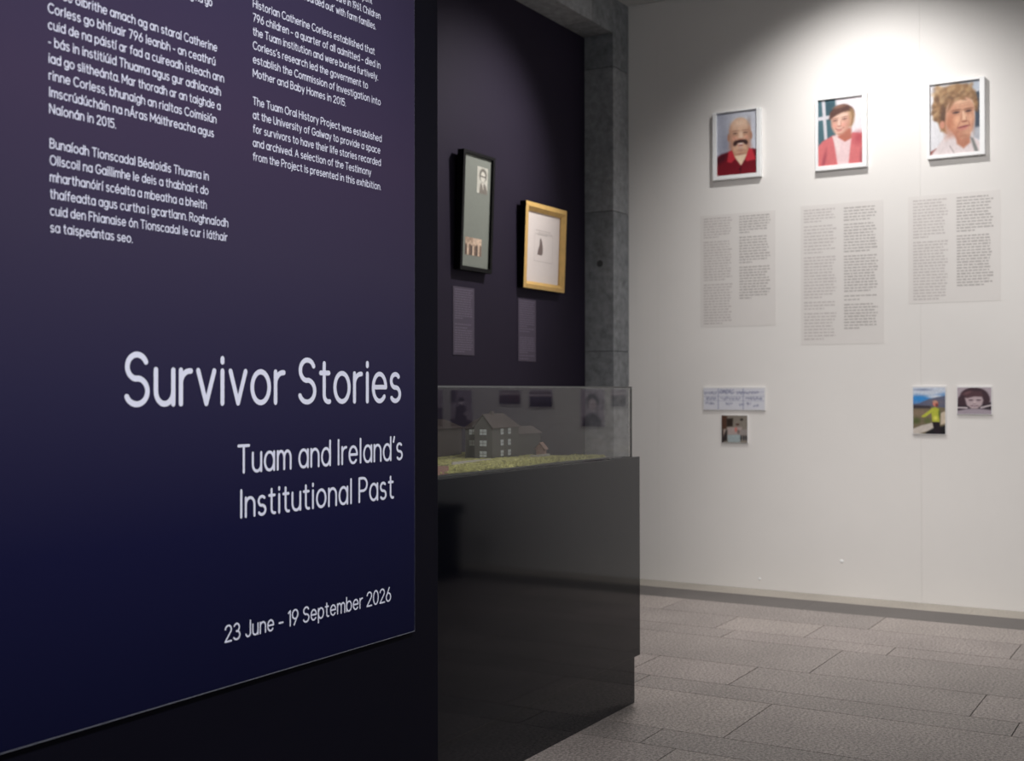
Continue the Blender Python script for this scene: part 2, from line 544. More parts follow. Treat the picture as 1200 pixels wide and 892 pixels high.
GL['\u00c1'] = (0.62, GL['A'][1] + [[(0.29, 1.1), (0.40, 1.25)]])
SPACE, GAP = 0.30, 0.20


def ribbon(mb, pts, w, place, m):
    """A constant-width stroke with round ends along pts, laid in the plane by place(x, y)."""
    closed = len(pts) > 3 and math.hypot(pts[0][0] - pts[-1][0], pts[0][1] - pts[-1][1]) < 1e-9
    if closed:
        pts = pts[:-1]
    n = len(pts)
    L, R = [], []
    for i in range(n):
        p = pts[i]
        a = pts[i - 1] if (i or closed) else None
        b = pts[(i + 1) % n] if (i < n - 1 or closed) else None
        t = [0, 0]
        d1 = d2 = None
        if a:
            l = math.hypot(p[0] - a[0], p[1] - a[1]) or 1
            d1 = ((p[0] - a[0]) / l, (p[1] - a[1]) / l)
        if b:
            l = math.hypot(b[0] - p[0], b[1] - p[1]) or 1
            d2 = ((b[0] - p[0]) / l, (b[1] - p[1]) / l)
        d1 = d1 or d2
        d2 = d2 or d1
        t = (d1[0] + d2[0], d1[1] + d2[1])
        l = math.hypot(*t)
        if l < 1e-6:
            t = d2
            l = 1
        t = (t[0] / l, t[1] / l)
        nrm = (-t[1], t[0])
        c = max(0.45, nrm[0] * -d1[1] + nrm[1] * d1[0])
        k = w / 2 / c
        L.append((p[0] + nrm[0] * k, p[1] + nrm[1] * k))
        R.append((p[0] - nrm[0] * k, p[1] - nrm[1] * k))
    rng = range(n) if closed else range(n - 1)
    for i in rng:
        j = (i + 1) % n
        mb.face([place(*R[i]), place(*R[j]), place(*L[j]), place(*L[i])], m)
    if not closed:
        for p, q in ((pts[0], pts[1]), (pts[-1], pts[-2])):
            a0 = math.atan2(p[1] - q[1], p[0] - q[0])
            fan = [place(p[0] + w / 2 * math.cos(a0 - PI / 2 + PI * k / 6), p[1] + w / 2 * math.sin(a0 - PI / 2 + PI * k / 6)) for k in range(7)]
            mb.face(fan, m)


def split_sharp(pts):
    out, cur = [], [pts[0]]
    for i in range(1, len(pts)):
        cur.append(pts[i])
        if i < len(pts) - 1:
            a = (pts[i][0] - pts[i - 1][0], pts[i][1] - pts[i - 1][1])
            b = (pts[i + 1][0] - pts[i][0], pts[i + 1][1] - pts[i][1])
            la, lb = math.hypot(*a) or 1, math.hypot(*b) or 1
            if (a[0] * b[0] + a[1] * b[1]) / (la * lb) < 0.35:
                out.append(cur)
                cur = [pts[i]]
    out.append(cur)
    return out


def width_of(text):
    x = 0.0
    for ch in text:
        x += SPACE if ch == ' ' else GL[ch][0] + GAP
    return x - GAP


def text_line(mb, text, x0, z0, cap, stroke, place, m, x1=None, right=None, sx=None):
    """One line of lettering. Fitted between x0 and x1, or set from x0 / right-aligned with scale sx."""
    wn = width_of(text)
    if x1 is not None:
        sx = (x1 - x0 - stroke) / wn
    if right is not None:
        x0 = right - wn * sx - stroke
    x = x0 + stroke / 2
    for ch in text:
        if ch == ' ':
            x += SPACE * sx
            continue
        g = GL[ch]
        k = 0
        for st in g[1]:
            for sub in split_sharp([(x + px * sx, z0 + py * (cap - stroke) + stroke / 2) for px, py in st]):
                ribbon(mb, sub, stroke, lambda a, b, k=k: place(a, b, 0.00005 * k), m)
                k += 1
        x += (g[0] + GAP) * sx


# ================================================================== the title panel
panel = thing('exhibition_panel', 'tall plum and navy exhibition panel lettered Survivor Stories in white', 'panel', (1.78, PY, 0.55))
O = Vector(panel.location)


def local(mb, origin):
    mb.v = [(p[0] - origin[0], p[1] - origin[1], p[2] - origin[2]) for p in mb.v]
    return mb


PX0, PX1, PZ0, PZ1 = 0.88, 2.670, 0.5525, 3.0
mb = MB()
mb.box((PX0 - 0.002, PY - 0.0155, PZ0 - 0.0014), (PX1 + 0.0012, PY - 0.0002, PZ1 + 0.002), MT['white_edge'])
tag(local(mb, O).build('backing_board', panel), 'thin white edge line around the print')
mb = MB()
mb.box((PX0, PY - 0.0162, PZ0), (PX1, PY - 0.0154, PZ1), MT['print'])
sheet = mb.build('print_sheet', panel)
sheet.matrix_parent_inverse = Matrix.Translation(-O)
INKY = PY - 0.0166
pl_panel = lambda x, z, d=0.0: (x, INKY - d, z)
WI = MT['white_ink']
irish = [
    ('Bh\u00ed s\u00e9 oibrithe amach ag an stara\u00ed Catherine', 1.4890, 1.9281, 1.9385),
    ('Corless go bhfuair 796 leanbh - an ceathr\u00fa', 1.4895, 1.9225, 1.9070),
    ('cuid de na p\u00e1ist\u00ed ar fad a cuireadh isteach ann', 1.4900, 1.9490, 1.8758),
    ('- b\u00e1s in institi\u00faid Thuama agus gur adhlacadh', 1.4905, 1.9392, 1.8445),
    ('iad go slithe\u00e1nta. Mar thoradh ar an taighde a', 1.4911, 1.9385, 1.8130),
    ('rinne Corless, bhunaigh an rialtas Coimisi\u00fan', 1.4918, 1.9260, 1.7815),
    ('Imscr\u00fad\u00fach\u00e1in na n\u00c1ras M\u00e1ithreacha agus', 1.4924, 1.9185, 1.7500),
    ('Na\u00edon\u00e1n in 2015.', 1.4930, 1.6500, 1.7190),
    ('Buna\u00edodh Tionscadal B\u00e9aloidis Thuama in', 1.4941, 1.9030, 1.6540),
    ('Ollscoil na Gaillimhe le deis a thabhairt do', 1.4944, 1.9022, 1.6228),
    ('mharthan\u00f3ir\u00ed sc\u00e9alta a mbeatha a bheith', 1.4947, 1.8970, 1.5915),
    ('tha\u00edfeadta agus curtha i gcartlann. Roghna\u00edodh', 1.4950, 1.9622, 1.5600),
    ('cuid den Fhianaise \u00f3n Tionscadal le cur i l\u00e1thair', 1.4953, 1.9600, 1.5285),
    ('sa taispe\u00e1ntas seo.', 1.4956, 1.6930, 1.4970),
]
BC, BS = 0.0190, 0.0021    # cap height and stroke of the body text


def ink_part(mb, name, label=None):
    p = mb.build(name, panel)
    p.matrix_parent_inverse = Matrix.Translation(-O)
    return tag(p, label)


mb = MB()
text_line(mb, 'gur tugadh eolas na cartlainne ar ais chuig na go', 0, 2.0330, BC, BS, pl_panel, WI, right=1.9130, sx=0.0163)
ink_part(mb, 'paragraph', 'white Irish paragraph cut by the top of the view')
for rows, lab in ((irish[:8], 'upper left white Irish paragraph'), (irish[8:], 'lower left white Irish paragraph')):
    mb = MB()
    for t, a, b, z in rows:
        text_line(mb, t, a, z, BC, BS, pl_panel, WI, x1=b)
    ink_part(mb, 'paragraph', lab)
english = [
    ('Historian Catherine Corless established that', 2.4925, 2.0668),
    ('796 children \u2013 a quarter of all admitted \u2013 died in', 2.5166, 2.0355),
    ('the Tuam institution and were buried furtively.', 2.5070, 2.0040),
    ('Corless\u2019s research led the government to', 2.4640, 1.9724),
    ('establish the Commission of Investigation into', 2.5178, 1.9408),
    ('Mother and Baby Homes in 2015.', 2.3740, 1.9094),
    ('The Tuam Oral History Project was established', 2.5220, 1.8462),
    ('at the University of Galway to provide a space', 2.5160, 1.8148),
    ('for survivors to have their life stories recorded', 2.5185, 1.7834),
    ('and archived. A selection of the Testimony', 2.4775, 1.7520),
    ('from the Project is presented in this exhibition.', 2.5190, 1.7206),
]
mb = MB()
for t, b, z in (('\u2018boarded out\u2019 with farm families.', 2.4970, 2.1330), ('care in 1961. Children', 2.5170, 2.1645), ('spent', 2.4818, 2.1955)):
    text_line(mb, t, 0, z, BC, BS, pl_panel, WI, right=b, sx=0.0166)
ink_part(mb, 'paragraph', 'white English paragraph cut by the top of the view')
for rows, lab in ((english[:6], 'upper right white English paragraph'), (english[6:], 'lower right white English paragraph')):
    mb = MB()
    for t, b, z in rows:
        text_line(mb, t, 2.0400, z, BC, BS, pl_panel, WI, x1=b)
    ink_part(mb, 'paragraph', lab)


def words(text, x0, x1, z, cap, stroke, name):
    """A fitted line whose words are each a part."""
    sx = (x1 - x0 - stroke) / width_of(text)
    x = x0
    for w in text.split(' '):
        mb = MB()
        text_line(mb, w, x, z, cap, stroke, pl_panel, WI, sx=sx)
        ink_part(mb, name)
        x += (width_of(w) + GAP + SPACE) * sx


words('Survivor Stories', 1.6690, 2.6080, 1.1675, 0.1120, 0.0118, 'title_word')
words('Tuam and Ireland\u2019s', 1.9915, 2.6150, 1.0155, 0.0655, 0.0066, 'subtitle_word')
words('Institutional Past', 1.9984, 2.5750, 0.9160, 0.0655, 0.0066, 'subtitle_word')
words('23 June \u2013 19 September 2026', 1.9520, 2.5625, 0.6485, 0.0385, 0.0039, 'date_word')


# ================================================================== painted picture surfaces
class Canvas:
    """A small picture worked out by shapes; becomes a grid mesh whose vertices carry the ink colour."""

    def __init__(self, w, h, base, aspect):
        self.w, self.h = w, h
        self.u, self.v = np.meshgrid((np.arange(w) + 0.0) / (w - 1), (np.arange(h) + 0.0) / (h - 1))
        self.c = np.empty((h, w, 3))
        self.c[:] = base
        self.asp = aspect    # height / width
        self.depth = 1.0     # overall ink density of the print
        self.rs = np.random.RandomState(7)

    def mix(self, mask, col):
        col = np.asarray(col, float)
        self.c = self.c * (1 - mask[..., None]) + col * mask[..., None]
        return self

    def ell(self, cx, cy, rx, ry, col, soft=0.12, rot=0.0, op=1.0):
        a = math.radians(rot)
        x = (self.u - cx)
        y = (self.v - cy) * self.asp
        xr = x * math.cos(a) + y * math.sin(a)
        yr = -x * math.sin(a) + y * math.cos(a)
        d = np.sqrt((xr / rx) ** 2 + (yr / (ry * self.asp)) ** 2)
        return self.mix(np.clip((1 + soft - d) / (2 * soft), 0, 1) * op, col)

    def poly(self, pts, col, soft=0.012, op=1.0):
        x, y = self.u, self.v
        ins = np.zeros_like(x, bool)
        dist = np.full_like(x, 9.0)
        n = len(pts)
        for i in range(n):
            (x0, y0), (x1, y1) = pts[i], pts[(i + 1) % n]
            cond = (y0 > y) != (y1 > y)
            xi = (x1 - x0) * (y - y0) / ((y1 - y0) or 1e-9) + x0
            ins ^= cond & (x < xi)
            dx, dy = x1 - x0, (y1 - y0) * self.asp
            t = np.clip(((x - x0) * dx + (y - y0) * self.asp * dy) / (dx * dx + dy * dy + 1e-12), 0, 1)
            dist = np.minimum(dist, np.hypot(x - x0 - t * dx, (y - y0) * self.asp - t * dy))
        sd = np.where(ins, -dist, dist)
        return self.mix(np.clip(0.5 - sd / (2 * soft), 0, 1) * op, col)

    def line(self, pts, w, col, op=1.0, soft=0.008):
        for (x0, y0), (x1, y1) in zip(pts[:-1], pts[1:]):
            dx, dy = x1 - x0, (y1 - y0) * self.asp
            t = np.clip(((self.u - x0) * dx + (self.v - y0) * self.asp * dy) / (dx * dx + dy * dy + 1e-12), 0, 1)
            d = np.hypot(self.u - x0 - t * dx, (self.v - y0) * self.asp - t * dy)
            self.mix(np.clip((w / 2 + soft - d) / (2 * soft), 0, 1) * op, col)
        return self

    def grain(self, amt, cells=40):
        g = self.rs.rand(cells, cells)
        yy = np.minimum((self.v * (cells - 1)).astype(int), cells - 2)
        xx = np.minimum((self.u * (cells - 1)).astype(int), cells - 2)
        fy, fx = self.v * (cells - 1) - yy, self.u * (cells - 1) - xx
        n = g[yy, xx] * (1 - fx) * (1 - fy) + g[yy, xx + 1] * fx * (1 - fy) + g[yy + 1, xx] * (1 - fx) * fy + g[yy + 1, xx + 1] * fx * fy
        self.c = np.clip(self.c * (1 + amt * (n - 0.5))[..., None], 0, 255)
        return self

    def curls(self, n, box, r, cols, seed=1):
        rs = np.random.RandomState(seed)
        for k in range(n):
            cx, cy = box[0] + rs.rand() * (box[2] - box[0]), box[1] + rs.rand() * (box[3] - box[1])
            self.ell(cx, cy, r * (0.6 + rs.rand() * 0.8), r * (0.5 + rs.rand() * 0.5) / self.asp, cols[rs.randint(len(cols))], 0.6, rs.rand() * 180, 0.55)
        return self

    def build(self, name, place, parent=None):
        """place(u, v) gives the point on the surface; v runs downwards."""
        w, h = self.w, self.h
        verts = [place(i / (w - 1), j / (h - 1)) for j in range(h) for i in range(w)]
        faces = [(j * w + i, (j + 1) * w + i, (j + 1) * w + i + 1, j * w + i + 1) for j in range(h - 1) for i in range(w - 1)]
        me = bpy.data.meshes.new(name)
        me.from_pydata(verts, [], faces)
        me.materials.append(MT['picture'])
        at = me.color_attributes.new('ink', 'FLOAT_COLOR', 'POINT')
        s = np.clip(self.c / 255.0, 0, 1)
        l = np.where(s <= 0.04045, s / 12.92, ((s + 0.055) / 1.055) ** 2.4) * self.depth
        rgba = np.ones((h * w, 4), np.float32)
        rgba[:, :3] = l.reshape(-1, 3)
        at.data.foreach_set('color', rgba.ravel())
        me.update()
        o = bpy.data.objects.new(name, me)
        COL.objects.link(o)
        if parent is not None:
            o.parent = parent
        return o


def pic_moustache_man():
    c = Canvas(80, 120, (196, 198, 208), 1.5)
    c.poly([(-0.1, -0.1), (0.35, -0.1), (0.2, 0.4), (0.25, 0.75), (-0.1, 0.75)], (168, 170, 184), 0.15)
    c.ell(0.22, 0.50, 0.14, 0.2, (138, 140, 156), 0.7, 0, 0.8)
    sk, skd, skl = (208, 168, 142), (168, 122, 100), (232, 202, 178)
    c.poly([(0.36, 0.55), (0.78, 0.55), (0.84, 0.72), (0.6, 0.9), (0.34, 0.74)], (190, 146, 118), 0.03)
    c.ell(0.30, 0.40, 0.035, 0.06, skd, 0.3)
    c.ell(0.845, 0.40, 0.035, 0.06, skd, 0.3)
    c.ell(0.575, 0.29, 0.255, 0.185, sk, 0.06)
    c.poly([(0.32, 0.28), (0.83, 0.28), (0.81, 0.48), (0.74, 0.60), (0.62, 0.685), (0.52, 0.685), (0.41, 0.60), (0.34, 0.48)], sk, 0.03)
    c.ell(0.57, 0.19, 0.16, 0.07, skl, 0.7, 0, 0.8)
    c.ell(0.80, 0.17, 0.05, 0.07, (150, 140, 140), 0.7, 0, 0.5)
    c.ell(0.38, 0.45, 0.07, 0.10, skd, 0.8, 0, 0.5)
    c.ell(0.79, 0.45, 0.05, 0.12, skd, 0.8, 0, 0.5)
    for x in (0.46, 0.71):
        c.ell(x, 0.308, 0.085, 0.012, (150, 110, 94), 0.6, 0, 0.7)
        c.ell(x, 0.345, 0.055, 0.011, (84, 58, 54), 0.5, 0, 0.85)
        c.ell(x, 0.375, 0.07, 0.014, skd, 0.6, 0, 0.6)
    c.ell(0.60, 0.40, 0.045, 0.075, skl, 0.5, 0, 0.85)
    c.ell(0.59, 0.445, 0.075, 0.018, (186, 118, 100), 0.5, 0, 0.8)
    c.ell(0.45, 0.42, 0.06, 0.03, (222, 160, 138), 0.7, 0, 0.7)
    c.ell(0.74, 0.42, 0.05, 0.03, (222, 160, 138), 0.7, 0, 0.7)
    for x, t in ((0.335, 1), (0.815, -1)):
        c.ell(x, 0.36, 0.035, 0.13, skd, 0.8, 0, 0.55)
        c.ell(x + 0.02 * t, 0.54, 0.05, 0.07, (172, 124, 104), 0.8, 25 * t, 0.6)
    for x, t in ((0.42, 25), (0.77, -25)):
        c.line([(x, 0.40), (x + 0.0025 * t, 0.46)], 0.012, (166, 112, 94), 0.6)
    c.line([(0.50, 0.225), (0.68, 0.225)], 0.008, (190, 148, 124), 0.6)
    c.line([(0.48, 0.255), (0.70, 0.255)], 0.008, (186, 144, 120), 0.6)
    md = (58, 36, 36)
    c.ell(0.59, 0.475, 0.13, 0.026, md, 0.35)
    c.ell(0.465, 0.50, 0.05, 0.042, md, 0.35, 35)
    c.ell(0.715, 0.495, 0.045, 0.042, md, 0.35, -35)
    c.ell(0.595, 0.515, 0.055, 0.012, (232, 214, 206), 0.4)
    c.ell(0.595, 0.537, 0.06, 0.012, (164, 96, 94), 0.5)
    c.ell(0.595, 0.575, 0.05, 0.028, (196, 164, 150), 0.6, 0, 0.8)
    c.ell(0.595, 0.62, 0.09, 0.022, (156, 108, 92), 0.7, 0, 0.6)
    c.ell(0.59, 0.675, 0.10, 0.018, (150, 100, 84), 0.6, 0, 0.7)
    c.poly([(-0.1, 0.74), (0.10, 0.66), (0.32, 0.62), (0.42, 0.70), (0.60, 0.85), (0.80, 0.66), (0.88, 0.60), (1.1, 0.66), (1.1, 1.1), (-0.1, 1.1)], (112, 18, 32), 0.015)
    c.poly([(-0.1, 0.74), (0.12, 0.655), (0.26, 0.64), (0.2, 0.75), (-0.1, 0.86)], (62, 12, 28), 0.05, 0.8)
    c.poly([(0.44, 0.70), (0.76, 0.68), (0.60, 0.86)], (226, 200, 172), 0.02)
    c.poly([(0.30, 0.615), (0.38, 0.60), (0.46, 0.74), (0.36, 0.80), (0.26, 0.78)], (186, 48, 60), 0.015)
    c.poly([(0.80, 0.585), (0.88, 0.62), (0.96, 0.78), (0.74, 0.80), (0.70, 0.76)], (190, 50, 62), 0.015)
    c.line([(0.60, 0.86), (0.58, 1.0)], 0.03, (70, 8, 20), 0.8)
    c.ell(0.57, 0.91, 0.016, 0.01, (40, 6, 14), 0.4)
    return c.grain(0.06)


def pic_coral_woman():
    c = Canvas(80, 120, (244, 236, 240), 1.5)
    c.poly([(-0.1, -0.1), (0.38, -0.1), (0.40, 0.62), (-0.1, 0.72)], (78, 112, 122), 0.02)
    c.ell(0.26, 0.12, 0.12, 0.12, (62, 92, 104), 0.6)
    c.poly([(0.07, -0.1), (0.15, -0.1), (0.21, 0.6), (0.14, 0.6)], (226, 222, 228), 0.015)
    c.poly([(-0.1, 0.255), (0.42, 0.235), (0.42, 0.29), (-0.1, 0.31)], (226, 222, 228), 0.015)
    c.poly([(-0.1, 1.1), (-0.1, 0.76), (0.1, 0.62), (0.34, 0.545), (0.62, 0.60), (0.78, 0.53), (1.1, 0.58), (1.1, 1.1)], (226, 124, 126), 0.02)
    c.ell(0.92, 0.62, 0.12, 0.09, (190, 82, 92), 0.7, 0, 0.8)
    c.ell(0.13, 0.92, 0.035, 0.14, (168, 76, 92), 0.7, 12, 0.7)
    c.ell(0.98, 0.95, 0.05, 0.14, (150, 70, 84), 0.7, 0, 0.6)
    c.poly([(0.46, 0.48), (0.74, 0.46), (0.74, 0.62), (0.60, 0.68), (0.46, 0.60)], (196, 118, 98), 0.03)
    c.poly([(0.34, 0.57), (0.48, 0.60), (0.60, 0.66), (0.74, 0.62), (0.66, 1.1), (0.46, 1.1)], (250, 218, 220), 0.02)
    c.poly([(0.32, 0.56), (0.42, 0.54), (0.50, 0.66), (0.46, 0.86)], (252, 232, 228), 0.02, 0.8)
    hr, hl = (112, 80, 68), (186, 150, 112)
    c.ell(0.56, 0.245, 0.255, 0.145, hr, 0.08)
    c.poly([(0.64, 0.16), (0.78, 0.19), (0.82, 0.28), (0.80, 0.38), (0.74, 0.45), (0.66, 0.44)], hl, 0.03)
    c.line([(0.74, 0.18), (0.785, 0.30), (0.75, 0.42)], 0.03, (142, 108, 82), 0.7)
    c.line([(0.69, 0.18), (0.73, 0.30), (0.71, 0.40)], 0.02, (214, 180, 138), 0.6)
    sk, sd = (234, 188, 168), (206, 146, 126)
    c.poly([(0.285, 0.27), (0.50, 0.21), (0.68, 0.22), (0.705, 0.36), (0.67, 0.47), (0.57, 0.545), (0.45, 0.555), (0.36, 0.505), (0.305, 0.41)], sk, 0.03)
    c.ell(0.66, 0.41, 0.06, 0.10, sd, 0.8, 15, 0.7)
    c.ell(0.33, 0.36, 0.03, 0.09, sd, 0.8, 0, 0.4)
    c.ell(0.52, 0.265, 0.12, 0.03, (246, 212, 192), 0.7, -6, 0.7)
    c.poly([(0.245, 0.315), (0.27, 0.20), (0.40, 0.115), (0.58, 0.10), (0.70, 0.14), (0.72, 0.21), (0.60, 0.195), (0.47, 0.235), (0.36, 0.265)], (96, 66, 60), 0.025)
    for k in range(7):
        c.line([(0.62 - 0.03 * k, 0.12 + 0.004 * k), (0.50 - 0.035 * k, 0.18 + 0.006 * k), (0.38 - 0.018 * k, 0.262 + 0.006 * k)], 0.012, ((138, 98, 82), (76, 52, 50))[k % 2], 0.6)
    c.ell(0.48, 0.125, 0.13, 0.022, (170, 128, 108), 0.7, -8, 0.7)
    for x, y in ((0.385, 0.318), (0.595, 0.305)):
        c.ell(x, y - 0.018, 0.065, 0.008, (150, 104, 90), 0.6, -8, 0.8)
        c.ell(x, y + 0.012, 0.055, 0.009, (104, 66, 64), 0.5, -6, 0.9)
        c.ell(x, y + 0.035, 0.055, 0.012, sd, 0.7, -6, 0.6)
    c.ell(0.475, 0.375, 0.028, 0.055, (250, 214, 198), 0.5, 0, 0.85)
    c.ell(0.515, 0.385, 0.014, 0.04, sd, 0.6, -8, 0.7)
    c.ell(0.475, 0.418, 0.045, 0.010, (186, 118, 106), 0.5, 0, 0.85)
    c.ell(0.375, 0.41, 0.05, 0.03, (240, 170, 154), 0.7, 0, 0.8)
    c.ell(0.575, 0.40, 0.05, 0.03, (240, 170, 154), 0.7, 0, 0.8)
    c.line([(0.40, 0.425), (0.385, 0.455)], 0.010, (200, 136, 118), 0.7)
    c.line([(0.555, 0.42), (0.585, 0.45)], 0.010, (200, 136, 118), 0.7)
    c.line([(0.395, 0.452), (0.44, 0.468), (0.51, 0.468), (0.57, 0.446)], 0.014, (168, 84, 88), 0.9)
    c.ell(0.48, 0.488, 0.06, 0.010, (216, 138, 130), 0.5, -4)
    c.ell(0.49, 0.535, 0.09, 0.012, sd, 0.6, 0, 0.7)
    c.poly([(0.50, 0.545), (0.68, 0.47), (0.74, 0.50), (0.72, 0.60), (0.60, 0.62)], (190, 116, 98), 0.04, 0.7)
    return c.grain(0.05)


def pic_curly_woman():
    c = Canvas(84, 120, (238, 236, 240), 1.45)
    c.poly([(0.5, -0.1), (1.1, -0.1), (1.1, 0.2), (0.5, 0.1)], (196, 204, 216), 0.08)
    c.poly([(0.90, 0.17), (1.1, 0.15), (1.1, 0.66), (0.89, 0.68)], (72, 82, 98), 0.02)
    c.poly([(0.86, 0.66), (1.1, 0.64), (1.1, 0.86), (0.86, 0.8)], (188, 190, 198), 0.03)
    c.poly([(-0.1, 1.1), (-0.1, 0.97), (0.10, 0.92), (0.30, 0.74), (0.44, 0.72), (0.62, 0.90), (0.78, 0.80), (0.86, 0.79), (1.1, 0.93), (1.1, 1.1)], (236, 222, 222), 0.02)
    c.poly([(-0.1, 1.0), (0.0, 0.94), (0.13, 0.9), (0.0, 1.0)], (150, 84, 76), 0.02)
    c.poly([(0.50, 0.72), (0.80, 0.72), (0.80, 0.86), (0.67, 0.93), (0.54, 0.86)], (196, 132, 106), 0.025)
    c.poly([(0.80, 0.78), (0.86, 0.80), (0.97, 1.0), (0.90, 1.02)], (136, 136, 134), 0.02)
    c.line([(0.40, 0.88), (0.48, 0.98)], 0.03, (190, 176, 176), 0.8)
    hd, hm, hl = (108, 76, 54), (160, 120, 82), (206, 172, 130)
    c.poly([(0.05, 0.40), (0.09, 0.20), (0.16, 0.10), (0.34, 0.045), (0.55, 0.02), (0.76, 0.055), (0.90, 0.15), (0.965, 0.33), (0.95, 0.43), (0.88, 0.42), (0.82, 0.24),
            (0.45, 0.22), (0.34, 0.36), (0.32, 0.60), (0.34, 0.70), (0.22, 0.66), (0.17, 0.54), (0.09, 0.47)], hm, 0.03)
    c.curls(60, (0.10, 0.05, 0.90, 0.24), 0.06, [hd, hm, hl, (188, 150, 106)], 3)
    c.curls(34, (0.09, 0.18, 0.32, 0.52), 0.05, [hd, hm, hl], 5)
    c.curls(10, (0.84, 0.2, 0.93, 0.42), 0.04, [hd, hm, hl], 8)
    c.ell(0.27, 0.46, 0.07, 0.12, (84, 56, 44), 0.6, 0, 0.8)
    sk, skd, skl = (220, 164, 134), (176, 116, 92), (240, 196, 164)
    c.poly([(0.33, 0.36), (0.44, 0.24), (0.62, 0.21), (0.80, 0.23), (0.88, 0.36), (0.885, 0.55), (0.84, 0.70), (0.76, 0.78), (0.64, 0.80), (0.50, 0.74), (0.38, 0.64), (0.31, 0.56)], sk, 0.025)
    c.ell(0.25, 0.575, 0.05, 0.055, (214, 148, 124), 0.3)
    c.ell(0.62, 0.27, 0.17, 0.04, skl, 0.7, 0, 0.7)
    c.ell(0.44, 0.60, 0.10, 0.09, (228, 158, 122), 0.8, 0, 0.7)
    for x, y in ((0.525, 0.425), (0.765, 0.42)):
        c.ell(x, y - 0.03, 0.085, 0.013, (140, 98, 76), 0.5, -6, 0.8)
        c.ell(x, y, 0.062, 0.014, (92, 66, 64), 0.5, -4, 0.9)
        c.ell(x, y + 0.03, 0.065, 0.014, skd, 0.7, 0, 0.5)
    c.poly([(0.64, 0.42), (0.70, 0.42), (0.75, 0.54), (0.62, 0.55)], skl, 0.03, 0.8)
    c.ell(0.68, 0.555, 0.07, 0.014, skd, 0.5, 0, 0.9)
    c.ell(0.62, 0.52, 0.03, 0.05, skd, 0.7, 20, 0.5)
    c.ell(0.67, 0.632, 0.11, 0.016, (166, 92, 92), 0.4, -8)
    c.ell(0.67, 0.66, 0.09, 0.014, (214, 140, 128), 0.5, -8)
    c.ell(0.66, 0.76, 0.12, 0.025, skd, 0.7, 0, 0.6)
    c.ell(0.86, 0.60, 0.03, 0.12, skd, 0.8, 0, 0.5)
    c.ell(0.40, 0.56, 0.07, 0.16, (186, 118, 90), 0.8, 12, 0.75)
    c.ell(0.52, 0.71, 0.12, 0.05, (184, 116, 92), 0.8, -15, 0.7)
    c.ell(0.56, 0.53, 0.07, 0.045, (244, 184, 148), 0.7, 0, 0.8)
    c.ell(0.82, 0.52, 0.045, 0.05, (238, 182, 150), 0.7, 0, 0.7)
    for x, y in ((0.525, 0.405), (0.765, 0.402)):
        c.ell(x, y, 0.085, 0.028, (156, 102, 82), 0.7, -5, 0.55)
    c.ell(0.525, 0.425, 0.055, 0.010, (62, 44, 46), 0.5, -4, 0.9)
    c.ell(0.768, 0.42, 0.045, 0.010, (62, 44, 46), 0.5, -4, 0.9)
    c.line([(0.665, 0.42), (0.675, 0.52)], 0.03, (246, 200, 170), 0.8)
    c.line([(0.635, 0.43), (0.615, 0.54)], 0.018, (176, 112, 90), 0.6)
    c.line([(0.725, 0.50), (0.73, 0.555)], 0.014, (160, 98, 80), 0.7)
    c.line([(0.64, 0.562), (0.72, 0.562)], 0.012, (128, 74, 64), 0.8)
    c.line([(0.60, 0.56), (0.545, 0.64)], 0.014, (172, 106, 86), 0.8)
    c.line([(0.77, 0.56), (0.805, 0.63)], 0.014, (172, 106, 86), 0.8)
    c.line([(0.565, 0.640), (0.66, 0.628), (0.78, 0.612)], 0.014, (142, 74, 76), 0.9)
    c.line([(0.50, 0.32), (0.78, 0.30)], 0.008, (196, 140, 112), 0.7)
    c.line([(0.50, 0.35), (0.78, 0.335)], 0.008, (196, 140, 112), 0.7)
    c.poly([(0.40, 0.24), (0.52, 0.16), (0.80, 0.17), (0.88, 0.28), (0.74, 0.225), (0.60, 0.25), (0.50, 0.265), (0.40, 0.36), (0.35, 0.40)], (140, 100, 70), 0.03, 0.9)
    c.curls(26, (0.36, 0.14, 0.88, 0.25), 0.045, [hd, hm, hl, (120, 86, 60)], 12)
    c.curls(16, (0.05, 0.05, 0.95, 0.12), 0.05, [hm, hl, (188, 150, 106)], 15)
    c.curls(14, (0.05, 0.25, 0.14, 0.50), 0.04, [hd, hm, hl], 16)
    return c.grain(0.07)


def pic_document():
    c = Canvas(150, 54, (216, 216, 224), 0.355)
    for x in (0.245, 0.655):
        c.line([(x, 0.0), (x, 1.0)], 0.018, (150, 152, 178), 0.7)
    for y in (0.17, 0.38, 0.58):
        c.line([(0.0, y), (1.0, y)], 0.006, (156, 158, 180), 0.7)
    rs = np.random.RandomState(2)
    for y, x0, x1 in ((0.10, 0.28, 0.5), (0.22, 0.02, 0.22), (0.20, 0.27, 0.52), (0.20, 0.56, 0.92), (0.47, 0.05, 0.22), (0.48, 0.29, 0.63), (0.48, 0.70, 0.97), (0.70, 0.04, 0.18), (0.72, 0.38, 0.5), (0.75, 0.6, 0.68), (0.72, 0.72, 0.8), (0.82, 0.83, 0.9)):
        x = x0
        while x < x1:
            c.ell(x, y + rs.uniform(-0.03, 0.03), rs.uniform(0.006, 0.014), rs.uniform(0.03, 0.08), (128, 130, 158), 0.6, rs.uniform(-30, 30), 0.6)
            x += rs.uniform(0.012, 0.03)
    return c.grain(0.03)


